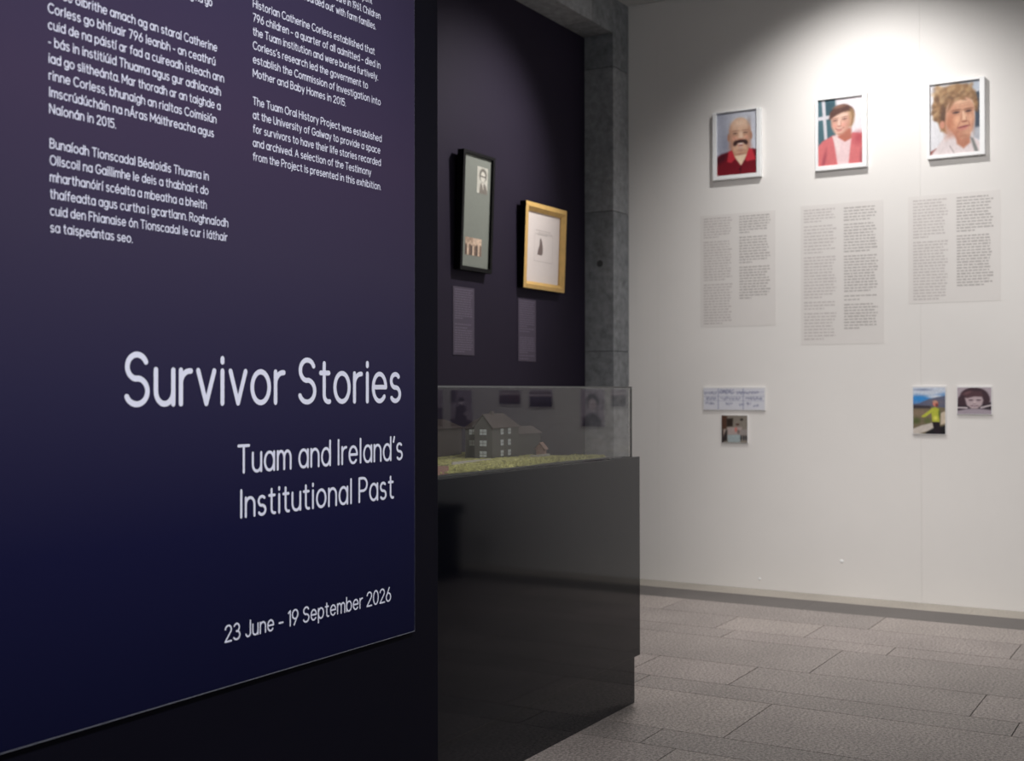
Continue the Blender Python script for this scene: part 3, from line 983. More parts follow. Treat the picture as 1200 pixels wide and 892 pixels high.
def pic_kitchen():
    c = Canvas(60, 62, (138, 130, 120), 1.03)
    c.poly([(-0.1, -0.1), (0.22, -0.1), (0.20, 0.50), (-0.1, 0.50)], (84, 58, 46), 0.03)
    c.poly([(0.2, 0.12), (0.45, 0.10), (0.43, 0.40), (0.2, 0.42)], (52, 42, 36), 0.03)
    c.ell(0.78, 0.15, 0.06, 0.045, (58, 50, 46), 0.4)
    c.ell(0.62, 0.33, 0.07, 0.035, (88, 62, 56), 0.4)
    c.poly([(0.22, 0.45), (0.80, 0.42), (0.78, 0.70), (0.24, 0.72)], (176, 160, 156), 0.03)
    c.ell(0.56, 0.52, 0.05, 0.09, (196, 120, 110), 0.5)
    c.ell(0.66, 0.60, 0.05, 0.08, (120, 108, 104), 0.5)
    c.poly([(-0.1, 0.5), (0.08, 0.5), (0.08, 1.0), (-0.1, 1.0)], (58, 44, 40), 0.03)
    c.poly([(0.07, 0.52), (0.16, 0.52), (0.16, 0.88), (0.08, 0.88)], (172, 154, 146), 0.02)
    c.poly([(0.17, 0.55), (0.22, 0.55), (0.22, 0.92), (0.02, 0.98), (0.02, 0.9)], (52, 44, 44), 0.03)
    c.poly([(0.23, 0.72), (0.74, 0.70), (0.72, 0.98), (0.24, 0.98)], (164, 176, 178), 0.02)
    c.poly([(0.74, 0.52), (1.1, 0.50), (1.1, 0.72), (0.72, 0.72)], (150, 142, 138), 0.02)
    for x in (0.76, 0.86, 0.95):
        c.ell(x, 0.82, 0.035, 0.10, (58, 56, 62), 0.3)
    return c.grain(0.12)


def pic_moor():
    c = Canvas(72, 104, (88, 138, 196), 1.47)
    c.poly([(-0.1, -0.1), (1.1, -0.1), (1.1, 0.10), (0.6, 0.20), (0.1, 0.16), (-0.1, 0.20)], (206, 214, 228), 0.08)
    c.ell(0.3, 0.05, 0.25, 0.02, (140, 150, 178), 0.7)
    c.ell(0.2, 0.24, 0.25, 0.05, (52, 142, 214), 0.7)
    c.ell(0.7, 0.2, 0.2, 0.03, (216, 222, 232), 0.7)
    c.poly([(-0.1, 0.37), (0.2, 0.34), (0.5, 0.25), (0.75, 0.21), (1.1, 0.17), (1.1, 0.5), (-0.1, 0.5)], (96, 100, 124), 0.02)
    c.ell(0.75, 0.32, 0.3, 0.06, (118, 108, 116), 0.7, 0, 0.7)
    c.poly([(-0.1, 0.39), (0.5, 0.40), (1.1, 0.44), (1.1, 1.1), (-0.1, 1.1)], (120, 108, 86), 0.02)
    c.poly([(-0.1, 0.38), (0.55, 0.40), (0.55, 0.45), (-0.1, 0.45)], (58, 50, 58), 0.03)
    c.ell(0.25, 0.55, 0.3, 0.06, (140, 120, 100), 0.7)
    c.ell(0.1, 0.72, 0.12, 0.06, (84, 92, 52), 0.6)
    c.ell(0.45, 0.72, 0.1, 0.06, (98, 104, 62), 0.6)
    c.poly([(-0.1, 0.92), (0.25, 0.82), (0.6, 0.76), (0.66, 0.90), (0.3, 0.97), (-0.1, 1.1)], (202, 192, 182), 0.02)
    c.poly([(0.40, 0.97), (0.62, 0.88), (1.1, 0.80), (1.1, 1.1), (0.4, 1.1)], (24, 22, 26), 0.03)
    c.poly([(0.86, 0.55), (1.1, 0.48), (1.1, 0.76), (0.86, 0.80)], (206, 190, 168), 0.02)
    c.poly([(0.60, 0.74), (0.82, 0.74), (0.86, 1.0), (0.68, 1.0)], (34, 22, 32), 0.02)
    c.poly([(0.56, 0.46), (0.68, 0.42), (0.82, 0.46), (0.82, 0.74), (0.60, 0.74)], (184, 188, 66), 0.02)
    c.poly([(0.60, 0.45), (0.66, 0.50), (0.38, 0.64), (0.26, 0.64), (0.28, 0.61)], (188, 192, 70), 0.02)
    c.ell(0.70, 0.66, 0.06, 0.05, (224, 220, 96), 0.5)
    c.ell(0.82, 0.56, 0.03, 0.08, (88, 100, 48), 0.6)
    c.ell(0.70, 0.35, 0.085, 0.06, (212, 128, 112), 0.2)
    c.ell(0.74, 0.38, 0.04, 0.035, (120, 62, 58), 0.6)
    c.ell(0.69, 0.305, 0.075, 0.028, (200, 150, 132), 0.4)
    return c.grain(0.1)


def pic_girl():
    c = Canvas(84, 68, (178, 164, 172), 0.82)
    hd = (66, 46, 54)
    c.poly([(-0.1, 0.6), (1.1, 0.55), (1.1, 0.9), (-0.1, 0.95)], (52, 40, 48), 0.03)
    c.poly([(-0.1, 1.1), (-0.1, 0.90), (0.3, 0.80), (0.7, 0.80), (1.1, 0.86), (1.1, 1.1)], (166, 154, 164), 0.03)
    c.ell(0.50, 0.32, 0.42, 0.32, hd, 0.08)
    c.ell(0.14, 0.50, 0.14, 0.2, hd, 0.2)
    c.ell(0.84, 0.45, 0.12, 0.2, hd, 0.2)
    c.poly([(0.22, 0.40), (0.40, 0.32), (0.72, 0.32), (0.77, 0.48), (0.72, 0.68), (0.58, 0.80), (0.42, 0.80), (0.28, 0.68)], (190, 170, 174), 0.03)
    c.poly([(0.2, 0.3), (0.36, 0.12), (0.7, 0.14), (0.78, 0.34), (0.5, 0.33), (0.3, 0.40)], (84, 58, 64), 0.03)
    c.ell(0.28, 0.2, 0.12, 0.05, (130, 92, 96), 0.7, -20, 0.7)
    for x in (0.40, 0.63):
        c.ell(x, 0.47, 0.07, 0.022, (84, 64, 72), 0.5)
        c.ell(x, 0.52, 0.07, 0.02, (156, 132, 138), 0.6, 0, 0.6)
    c.ell(0.51, 0.57, 0.05, 0.05, (206, 188, 190), 0.6)
    c.ell(0.51, 0.61, 0.05, 0.014, (136, 110, 118), 0.5)
    c.ell(0.51, 0.69, 0.11, 0.025, (96, 66, 76), 0.4)
    c.ell(0.51, 0.69, 0.08, 0.010, (216, 204, 206), 0.4)
    c.line([(0.0, 0.76), (0.28, 0.77)], 0.05, (196, 184, 188))
    c.line([(0.70, 0.76), (1.0, 0.66)], 0.05, (196, 184, 188))
    return c.grain(0.08)


def pic_old_photo(seed, asp, kind):
    """Dim black and white prints further along the wall: seated figure, group rows, or bust."""
    c = Canvas(60, int(60 * asp) if asp < 2 else 120, (150, 140, 150), asp)
    rs = np.random.RandomState(seed)
    if kind == 'figure':
        c.poly([(-0.1, -0.1), (1.1, -0.1), (1.1, 0.4), (-0.1, 0.5)], (138, 128, 142), 0.1)
        c.poly([(0.7, -0.1), (1.1, -0.1), (1.1, 0.4), (0.75, 0.3)], (60, 54, 66), 0.08)
        c.ell(0.5, 0.33, 0.1, 0.08, (190, 176, 182), 0.2)
        c.ell(0.5, 0.26, 0.13, 0.06, (40, 34, 42), 0.3)
        c.poly([(0.3, 0.45), (0.5, 0.40), (0.72, 0.46), (0.85, 0.95), (0.2, 0.95)], (44, 38, 48), 0.04)
        c.poly([(-0.1, 0.85), (1.1, 0.8), (1.1, 1.1), (-0.1, 1.1)], (52, 46, 56), 0.05)
        c.ell(0.3, 0.65, 0.08, 0.05, (160, 148, 156), 0.3)
    elif kind == 'group':
        c.poly([(-0.1, -0.1), (1.1, -0.1), (1.1, 0.25), (-0.1, 0.25)], (128, 118, 124), 0.08)
        c.poly([(-0.1, 0.6), (1.1, 0.6), (1.1, 1.1), (-0.1, 1.1)], (46, 40, 48), 0.1)
        for k in range(7):
            x = 0.08 + 0.14 * k
            c.ell(x, 0.56, 0.07, 0.30, (48 + 20 * rs.rand(), 42, 52), 0.25)
            c.ell(x, 0.26 + 0.05 * rs.rand(), 0.035, 0.07, (184, 168, 172), 0.3)
    elif kind == 'children':
        c.poly([(-0.1, 0.7), (1.1, 0.7), (1.1, 1.1), (-0.1, 1.1)], (40, 36, 46), 0.05)
        for k in range(5):
            x = 0.12 + 0.19 * k
            c.poly([(x - 0.09, 0.42), (x + 0.09, 0.42), (x + 0.02 + 0.05 * rs.rand(), 1.0), (x - 0.06, 1.0)], (40, 38, 56), 0.04)
            c.ell(x, 0.28, 0.055, 0.11, (176, 160, 170), 0.3)
            c.ell(x, 0.2, 0.06, 0.06, (36, 32, 40), 0.4)
    elif kind == 'landscape':
        c.poly([(-0.1, 0.5), (1.1, 0.45), (1.1, 1.1), (-0.1, 1.1)], (52, 48, 58), 0.04)
        c.ell(0.7, 0.5, 0.2, 0.1, (80, 74, 84), 0.5)
    else:
        c.ell(0.5, 0.35, 0.26, 0.22, (52, 44, 54), 0.15)
        c.ell(0.5, 0.42, 0.17, 0.17, (176, 160, 166), 0.2)
        c.poly([(0.1, 1.1), (0.15, 0.78), (0.4, 0.64), (0.6, 0.64), (0.88, 0.78), (0.95, 1.1)], (66, 60, 72), 0.04)
        for x in (0.43, 0.58):
            c.ell(x, 0.40, 0.04, 0.015, (60, 50, 58), 0.5)
        c.ell(0.5, 0.52, 0.06, 0.014, (90, 70, 78), 0.5)
    c.depth = 1.7
    return c.grain(0.2, 24)


# ================================================================== things on the white wall
def wall_place(y0, y1, z0, z1, x):
    """Picture rectangle on the white wall; y0 is its left edge as seen (larger y), v runs down."""
    return lambda u, v: (x, y0 + (y1 - y0) * u, z1 + (z0 - z1) * v)


def moulding_x(outer, inner, xf, xb, lip, m):
    """Four-sided frame with mitred rails facing -X. outer/inner = (y0, y1, z0, z1)."""
    mb = MB()
    (a0, a1, b0, b1), (c0, c1, d0, d1) = outer, inner
    O_ = [(a0, b0), (a1, b0), (a1, b1), (a0, b1)]
    I_ = [(c0, d0), (c1, d0), (c1, d1), (c0, d1)]
    e = 0.0015
    sg = lambda v: 1 if v > 0 else -1
    cy, cz = (a0 + a1) / 2, (b0 + b1) / 2
    O2 = [(y - e * sg(y - cy), z - e * sg(z - cz)) for y, z in O_]
    I2 = [(y + e * sg(y - cy), z + e * sg(z - cz)) for y, z in I_]
    for k in range(4):
        j = (k + 1) % 4
        P = lambda q, x: (x, q[0], q[1])
        mb.face([P(O_[k], xb), P(O_[j], xb), P(O_[j], xf + e), P(O_[k], xf + e)], m)
        mb.face([P(O_[k], xf + e), P(O_[j], xf + e), P(O2[j], xf), P(O2[k], xf)], m)
        mb.face([P(O2[k], xf), P(O2[j], xf), P(I2[j], xf), P(I2[k], xf)], m)
        mb.face([P(I2[k], xf), P(I2[j], xf), P(I_[j], xf + e), P(I_[k], xf + e)], m)
        mb.face([P(I_[k], xf + e), P(I_[j], xf + e), P(I_[j], xf + lip), P(I_[k], xf + lip)], m)
    mb.face([(xb, *O_[0]), (xb, *O_[1]), (xb, *O_[2]), (xb, *O_[3])], m)
    return mb


def portrait(label, yl, yr, z0, z1, pl, pr, q0, q1, canvas, depth=0.78):
    t = thing('portrait_frame', label, 'framed photo', (WX, (yl + yr) / 2, z0), 'white framed portraits in a row')
    o = Vector(t.location)
    xf = WX - 0.034
    fm = local(moulding_x((yl, yr, z0, z1), (pl, pr, q0, q1), xf, WX - 0.001, 0.016, MT['frame_white']), o)
    fm.build('frame_moulding', t)
    canvas.depth = depth
    ph = canvas.build('photograph', wall_place(pl + 0.002, pr - 0.002, q0 - 0.002, q1 + 0.002, xf + 0.0145), t)
    ph.matrix_parent_inverse = Matrix.Translation(-o)


portrait('white framed portrait of a bald person with dark moustache and red polo shirt', 2.7160, 2.4100, 2.4890, 2.9050, 2.6915, 2.4362, 2.5137, 2.8985, pic_moustache_man(), 1.05)
portrait('white framed portrait of a short haired person in a coral cardigan', 2.0775, 1.7775, 2.4870, 2.9150, 2.0615, 1.8035, 2.5136, 2.9015, pic_coral_woman())
portrait('white framed portrait of a person with curly sandy hair and pale collar', 1.4415, 1.1365, 2.4938, 2.9215, 1.4282, 1.1630, 2.5130, 2.9100, pic_curly_woman())


def word_lines(mb, y0, y1, z_top, z_bot, nlines, x, m, rs, xh=0.0085, last=0.5):
    """Rows of tiny word-length strokes, too small to read, ragged on the right."""
    for k in range(nlines):
        z = z_top - xh / 2 - (z_top - z_bot - xh) * (k / max(1, nlines - 1))
        full = abs(y1 - y0) * (rs.uniform(0.86, 1.0) if k < nlines - 1 else last)
        p = 0.0
        while p < full:
            w = min(rs.uniform(0.012, 0.034), full - p)
            if w > 0.004:
                ya, yb = y0 - p, y0 - p - w
                h = xh * rs.uniform(0.42, 0.56)
                mb.face([(x, ya, z - h), (x, yb, z - h), (x, yb, z + h), (x, ya, z + h)], m)
            p += w + 0.0050


def text_panel(label, yl, yr, z0, z1, cols, seed):
    t = MB()
    t.box((WX - 0.0012, yr, z0), (WX, yl, z1), MT['text_back'])
    o = Vector((WX, (yl + yr) / 2, z0))
    b = local(t, o).build('text_panel')
    b.location = o
    tag(b, label, 'text panel', 'pale wall texts below the portraits')
    rs = random.Random(seed)
    for (ya, yb, ztop, sc, ref, paras, ink, lab) in cols:
        for (p0, p1, n_) in paras:
            m = MB()
            word_lines(m, ya, yb, ztop - (p0 - ref) * sc, ztop - (p1 - ref) * sc, n_, WX - 0.0018, MT[ink], rs, last=rs.uniform(0.3, 0.8))
            tag(local(m, o).build('paragraph', b), lab)


text_panel('pale grey text panel below the portrait of the moustached person in red', 2.8105, 2.3290, 1.5905, 2.2820,
           [(2.7875, 2.600, 2.2640, 0.000950, 118, [(118, 248, 8), (270, 525, 15), (548, 808, 15)], 'ink_light', 'lighter grey paragraph in the left column'),
            (2.5565, 2.3590, 2.2640, 0.000935, 98, [(98, 212, 7), (235, 408, 10), (430, 640, 12)], 'ink_dark', 'darker grey paragraph in the right column')], 11)
text_panel('longest pale grey text panel, below the portrait with the coral cardigan', 2.1755, 1.6910, 1.4680, 2.2930,
           [(2.1560, 1.9620, 2.2680, 0.001020, 80, [(80, 155, 5), (175, 335, 9), (355, 595, 14), (615, 660, 3), (680, 835, 9)], 'ink_light', 'lighter grey paragraph in the left column'),
            (1.9190, 1.7220, 2.2650, 0.001005, 60, [(60, 138, 5), (155, 320, 10), (340, 550, 13), (570, 600, 2), (620, 765, 9)], 'ink_dark', 'darker grey paragraph in the right column')], 12)
text_panel('pale grey text panel below the portrait with curly sandy hair', 1.5545, 1.0630, 1.6890, 2.2970,
           [(1.5270, 1.3360, 2.2740, 0.000785, 115, [(115, 390, 13), (415, 835, 20)], 'ink_light', 'lighter grey paragraph in the left column'),
            (1.2915, 1.0985, 2.2735, 0.000775, 95, [(95, 345, 12), (370, 735, 18)], 'ink_dark', 'darker grey paragraph in the right column')], 13)


def print_on_board(name, label, cat, yl, yr, z0, z1, canvas, border=(0.004, 0.004, 0.004, 0.008), group=None):
    """Small print on white foam board; border = left, right, bottom, top."""
    th_ = 0.010
    o = Vector((WX, (yl + yr) / 2, z0))
    m = MB()
    m.box((WX - th_, yr, z0), (WX, yl, z1), MT['board'], bev=0.0008)
    b = local(m, o).build(name)
    b.location = o
    tag(b, label, cat, group)
    l, r, bt, tp = border
    p = canvas.build('printed_image', wall_place(yl - l, yr + r, z0 + bt, z1 - tp, WX - th_ - 0.0006), b)
    p.matrix_parent_inverse = Matrix.Translation(-o)
    return b


print_on_board('document_print', 'wide pale certificate print above the small kitchen photo', 'print', 2.7905, 2.3935, 1.0779, 1.2200, pic_document(), group='small prints on the white wall')
print_on_board('photo_print', 'small square dim kitchen photo below the certificate print', 'photo', 2.6735, 2.5025, 0.8775, 1.0500, pic_kitchen(), (0.003, 0.003, 0.003, 0.003), group='small prints on the white wall')
print_on_board('photo_print', 'upright colour photo of a person in yellow on a moor under blue sky', 'photo', 1.5330, 1.3510, 0.9500, 1.2230, pic_moor(), group='small prints on the white wall')
print_on_board('photo_print', 'small black and white photo of a smiling child beside the moor photo', 'photo', 1.2935, 1.1090, 1.0640, 1.2215, pic_girl(), group='small prints on the white wall')
NB = 'black and white prints mirrored in the glass cover'
for lab, ya, yb, za, zb, kd, sd in (
        ('nearly square grey group photo mirrored at the right end of the glass cover', 0.630, 0.520, 1.095, 1.212, 'group', 21),
        ('tall grey bust photo mirrored over the concrete column in the glass cover', 0.475, 0.297, 0.964, 1.212, 'bust', 22),
        ('grey photo of standing children mirrored right of the model house in the glass', 0.093, -0.093, 1.088, 1.210, 'children', 23),
        ('low wide group photo mirrored above the model house roof in the glass', -0.154, -0.329, 1.106, 1.207, 'group', 24),
        ('tall photo of a seated person mirrored left of the model house in the glass', -0.541, -0.724, 0.950, 1.208, 'figure', 25),
        ('photo with dark lower half mirrored at the left end of the glass cover', -0.784, -0.960, 0.947, 1.208, 'landscape', 26)):
    print_on_board('photo_print', lab, 'photo', ya, yb, za, zb, pic_old_photo(sd, abs((zb - za) / (ya - yb)), kd), (0.003, 0.003, 0.003, 0.003), group=NB)


# ================================================================== framed pictures on the dark wall
def moulding_y(outer, inner, yf, yb, lip, m, m2=None, profile=0.0, side=None):
    """Mitred frame facing -Y. outer/inner = (x0, x1, z0, z1); profile sinks the inner edge."""
    m2 = m2 or m
    mb = MB()
    (a0, a1, b0, b1), (c0, c1, d0, d1) = outer, inner
    mid = [(a0 * .45 + c0 * .55), (a1 * .45 + c1 * .55), (b0 * .45 + d0 * .55), (b1 * .45 + d1 * .55)]
    O_ = [(a0, b0), (a1, b0), (a1, b1), (a0, b1)]
    K_ = [(mid[0], mid[2]), (mid[1], mid[2]), (mid[1], mid[3]), (mid[0], mid[3])]
    I_ = [(c0, d0), (c1, d0), (c1, d1), (c0, d1)]
    P = lambda q, y: (q[0], y, q[1])
    for k in range(4):
        j = (k + 1) % 4
        mb.face([P(O_[k], yb), P(O_[j], yb), P(O_[j], yf + profile * .3), P(O_[k], yf + profile * .3)], side or m)
        mb.face([P(O_[k], yf + profile * .3), P(O_[j], yf + profile * .3), P(K_[j], yf), P(K_[k], yf)], m)
        mb.face([P(K_[k], yf), P(K_[j], yf), P(I_[j], yf + profile), P(I_[k], yf + profile)], m)
        mb.face([P(I_[k], yf + profile), P(I_[j], yf + profile), P(I_[j], yf + lip), P(I_[k], yf + lip)], m2)
    mb.face([P(O_[3], yb), P(O_[2], yb), P(O_[1], yb), P(O_[0], yb)], m)
    return mb


def wall_frame(name, label, x0, x1, z0, z1, tilt):
    t = thing(name, label, 'framed picture', (0, 0, 0))
    t.location = ((x0 + x1) / 2, DY - 0.002, z0)
    t.rotation_euler = (tilt, 0, 0)
    return t


# black frame: x centre offsets are local
bt = wall_frame('picture_frame', 'tall black framed sage green mount holding two small old photos', 5.305, 5.617, 1.840, 2.470, math.radians(2.2))
hw, hh = 0.158, 0.632
moulding_y((-hw, hw, 0, hh), (-hw + 0.020, hw - 0.020, 0.022, hh - 0.016), -0.040, 0.0, 0.014, MT['frame_black']).build('frame_moulding', bt)
m = MB()
m.face([(-hw + 0.019, -0.027, 0.021), (hw - 0.019, -0.027, 0.021), (hw - 0.019, -0.027, hh - 0.015), (-hw + 0.019, -0.027, hh - 0.015)], MT['mat_green'])
m.build('mount', bt)


def yplace(x0, x1, z0, z1, y):
    return lambda u, v: (x0 + (x1 - x0) * u, y, z1 + (z0 - z1) * v)


c = Canvas(44, 60, (188, 186, 176), 1.4)
c.ell(0.55, 0.30, 0.34, 0.24, (96, 92, 86), 0.2).ell(0.55, 0.36, 0.22, 0.2, (206, 202, 192), 0.2).line([(0.36, 0.34), (0.76, 0.36)], 0.07, (74, 70, 66), 0.9)
c.poly([(0.2, 1.1), (0.3, 0.66), (0.5, 0.56), (0.8, 0.66), (1.0, 0.9), (1.0, 1.1)], (120, 114, 106), 0.04).poly([(0.45, 0.6), (0.62, 0.58), (0.6, 0.86)], (212, 208, 198), 0.03)
c.grain(0.2, 20)
tag(c.build('photograph', yplace(-0.003, 0.104, 0.424, 0.566, -0.0278), bt), 'upper small black and white bust photo')
c = Canvas(60, 44, (164, 140, 122), 0.62)
rs_ = np.random.RandomState(5)
c.poly([(0.5, -0.1), (1.1, -0.1), (1.1, 0.4), (0.5, 0.3)], (196, 172, 152), 0.05)
for k in range(9):
    x_ = 0.06 + 0.11 * k
    c.poly([(x_ - 0.05, 0.4), (x_ + 0.05, 0.4), (x_ + 0.05, 1), (x_ - 0.05, 1)], ((70, 58, 54), (206, 182, 160), (110, 90, 80))[k % 3], 0.03)
    c.ell(x_, 0.28 + 0.08 * (k % 2), 0.035, 0.09, (212, 186, 162), 0.3)
c.grain(0.3, 24)
tag(c.build('photograph', yplace(-0.100, 0.062, 0.084, 0.178, -0.0278), bt), 'lower small sepia group photo')

gt = wall_frame('picture_frame', 'broad gold framed white sheet with a small brown mark at its middle', 5.965, 6.458, 1.793, 2.288, math.radians(2.2))
hw, hh = 0.247, 0.497
moulding_y((-hw, hw, 0, hh), (-hw + 0.042, hw - 0.046, 0.042, hh - 0.048), -0.045, 0.0, 0.030, MT['gold'], profile=0.018, side=MT['frame_black']).build('frame_moulding', gt)  # outer sides coloured black to stand in for shade on the gold
m = MB()
m.face([(-hw + 0.04, -0.018, 0.040), (hw - 0.044, -0.018, 0.040), (hw - 0.044, -0.018, hh - 0.046), (-hw + 0.04, -0.018, hh - 0.046)], MT['paper'])
m.build('paper_sheet', gt)
m = MB()
for k, (a, b) in enumerate(((-0.09, 0.09), (-0.06, 0.11), (-0.07, 0.05))):
    zz = 0.345 - 0.012 * k
    m.face([(a, -0.0186, zz), (b, -0.0186, zz), (b, -0.0186, zz + 0.004), (a, -0.0186, zz + 0.004)], MT['faint'])
for (a, b, z0, z1) in ((-0.10, 0.12, 0.325, 0.328), (-0.10, 0.12, 0.165, 0.168), (-0.10, -0.098, 0.165, 0.328), (0.118, 0.12, 0.165, 0.328)):
    m.face([(a, -0.0184, z0), (b, -0.0184, z0), (b, -0.0184, z1), (a, -0.0184, z1)], MT['faint'])
tag(m.build('faint_printing', gt), 'faint grey lines and outline on the sheet')
m = MB()
pts = [(-0.062, 0.205), (-0.012, 0.203), (0.000, 0.215), (-0.002, 0.255), (-0.012, 0.285), (-0.026, 0.303), (-0.036, 0.300), (-0.040, 0.262), (-0.058, 0.228)]
m.face([(x_, -0.0190, z_) for x_, z_ in pts], MT['brown'])
tag(m.build('brown_mark', gt), 'small brown shape at the middle')


def wall_label(label, x0, x1, z0, z1, paras, seed):
    o = Vector(((x0 + x1) / 2, DY, z0))
    m = MB()
    m.box((x0, DY - 0.003, z0), (x1, DY, z1), MT['label_back'])
    b = local(m, o).build('wall_label')
    b.location = o
    tag(b, label, 'label', 'dark labels under the framed pictures')
    rs = random.Random(seed)
    H_ = z1 - z0
    for p0, p1, n_ in paras:
        m = MB()
        for k in range(n_):
            z = z1 - H_ * (p0 + (p1 - p0) * k / max(1, n_ - 1))
            p = x0 + 0.018
            end = x1 - 0.018 - (rs.uniform(0, 0.015) if k < n_ - 1 else rs.uniform(0.05, 0.1))
            while p < end:
                w = min(rs.uniform(0.012, 0.03), end - p)
                m.face([(p, DY - 0.0036, z - 0.0030), (p + w, DY - 0.0036, z - 0.0030), (p + w, DY - 0.0036, z + 0.0030), (p, DY - 0.0036, z + 0.0030)], MT['label_ink'])
                p += w + 0.005
        local(m, o).build('paragraph', b)


wall_label('dark plum text label below the tall black framed picture', 5.293, 5.5005, 1.390, 1.7515, [(0.04, 0.46, 13), (0.55, 0.60, 2), (0.64, 0.95, 10)], 31)
wall_label('dark plum text label below the gold framed picture', 5.969, 6.175, 1.370, 1.7310, [(0.04, 0.44, 12), (0.48, 0.52, 2), (0.62, 0.86, 8), (0.91, 0.96, 2)], 32)

# ================================================================== plinth, glass cover, model
PX_A, PX_B, PF, PB = 2.812, 4.2495, 1.9483, 2.96
PT, PZB = 0.9460, 0.1835
plinth = thing('plinth', 'glossy black rectangular plinth below the glass cover beside the title panel', 'plinth', ((PX_A + PX_B) / 2, (PF + PB) / 2, 0))
o = Vector(plinth.location)
m = MB()
m.box((PX_A, PF, PZB), (PX_B, PB, PT), MT['acrylic'], bev=0.0015)
local(m, o).build('plinth_body', plinth)
m = MB()
m.box((PX_A + 0.0, PF + 0.0190, 0.0), (PX_B - 0.0115, PB - 0.02, PZB), MT['acrylic'])
local(m, o).build('recessed_base', plinth)

GX0, GX1, GY0, GY1, GZ1 = 2.835, 4.2228, 1.9685, 2.94, 1.2150
T_ = 0.006
gc = thing('glass_cover', 'clear glass cover over the model house on the black plinth', 'glass case', ((GX0 + GX1) / 2, (GY0 + GY1) / 2, PT))
o = Vector(gc.location)


def pane(name, a, b, face_axis):
    """Thin glass sheet whose cut edges have the edge material."""
    m = MB()
    m.box(a, b, MT['glass'])
    s = m.slot(MT['glass_edge'])
    ax = {'z': (0, 1), 'y': (2, 4), 'x': (3, 5)}[face_axis]
    for k in range(6):
        if k not in ax:
            m.mi[k] = s
    return local(m, o).build(name, gc)


pane('front_pane', (GX0, GY0, PT), (GX1, GY0 + T_, GZ1 - T_), 'y')
pane('back_pane', (GX0, GY1 - T_, PT), (GX1, GY1, GZ1 - T_), 'y')
pane('side_pane', (GX0, GY0 + T_, PT), (GX0 + T_, GY1 - T_, GZ1 - T_), 'x')
pane('side_pane', (GX1 - T_, GY0 + T_, PT), (GX1, GY1 - T_, GZ1 - T_), 'x')
pane('top_pane', (GX0, GY0, GZ1 - T_), (GX1, GY1, GZ1), 'z')

model = thing('scale_model', 'small scale model of grey houses on grass under the glass cover', 'scale model', (3.5, 2.35, PT))
o = Vector(model.location)
BZ0 = PT
m = MB()
m.box((2.86, 1.985, BZ0), (4.06, 2.71, BZ0 + 0.006), MT['model_board'])
local(m, o).build('base_board', model)
# lawn: bumpy sheet with small tufts
rs_ = np.random.RandomState(9)
nx, ny = 150, 60
gx = np.linspace(2.865, 4.05, nx)
gy = np.linspace(1.988, 2.70, ny)
zz = BZ0 + 0.008 + 0.004 * rs_.rand(ny, nx) + 0.004 * np.sin(gx * 9)[None, :] * np.cos(gy * 14)[:, None]
zz[0, :] = zz[-1, :] = BZ0 + 0.004
zz[:, 0] = zz[:, -1] = BZ0 + 0.004
m = MB()
m.v = [(float(gx[i]), float(gy[j]), float(zz[j, i])) for j in range(ny) for i in range(nx)]
m.f = [(j * nx + i, j * nx + i + 1, (j + 1) * nx + i + 1, (j + 1) * nx + i) for j in range(ny - 1) for i in range(nx - 1)]
m.mi = [m.slot(MT['grass'])] * len(m.f)
tg = random.Random(3)
for k in range(900):
    x_, y_ = tg.uniform(2.87, 4.04), 1.99 + 0.13 * tg.random() ** 1.6
    h_ = tg.uniform(0.004, 0.010)
    r_ = tg.uniform(0.003, 0.007)
    b_ = BZ0 + 0.010
    q = [(x_ + r_ * math.cos(a), y_ + r_ * math.sin(a), b_) for a in (0, 2.1, 4.2)]
    for i in range(3):
        m.face([q[i], q[(i + 1) % 3], (x_, y_, b_ + h_)], MT['grass'])
tag(local(m, o).build('lawn', model), 'yellow green model grass')


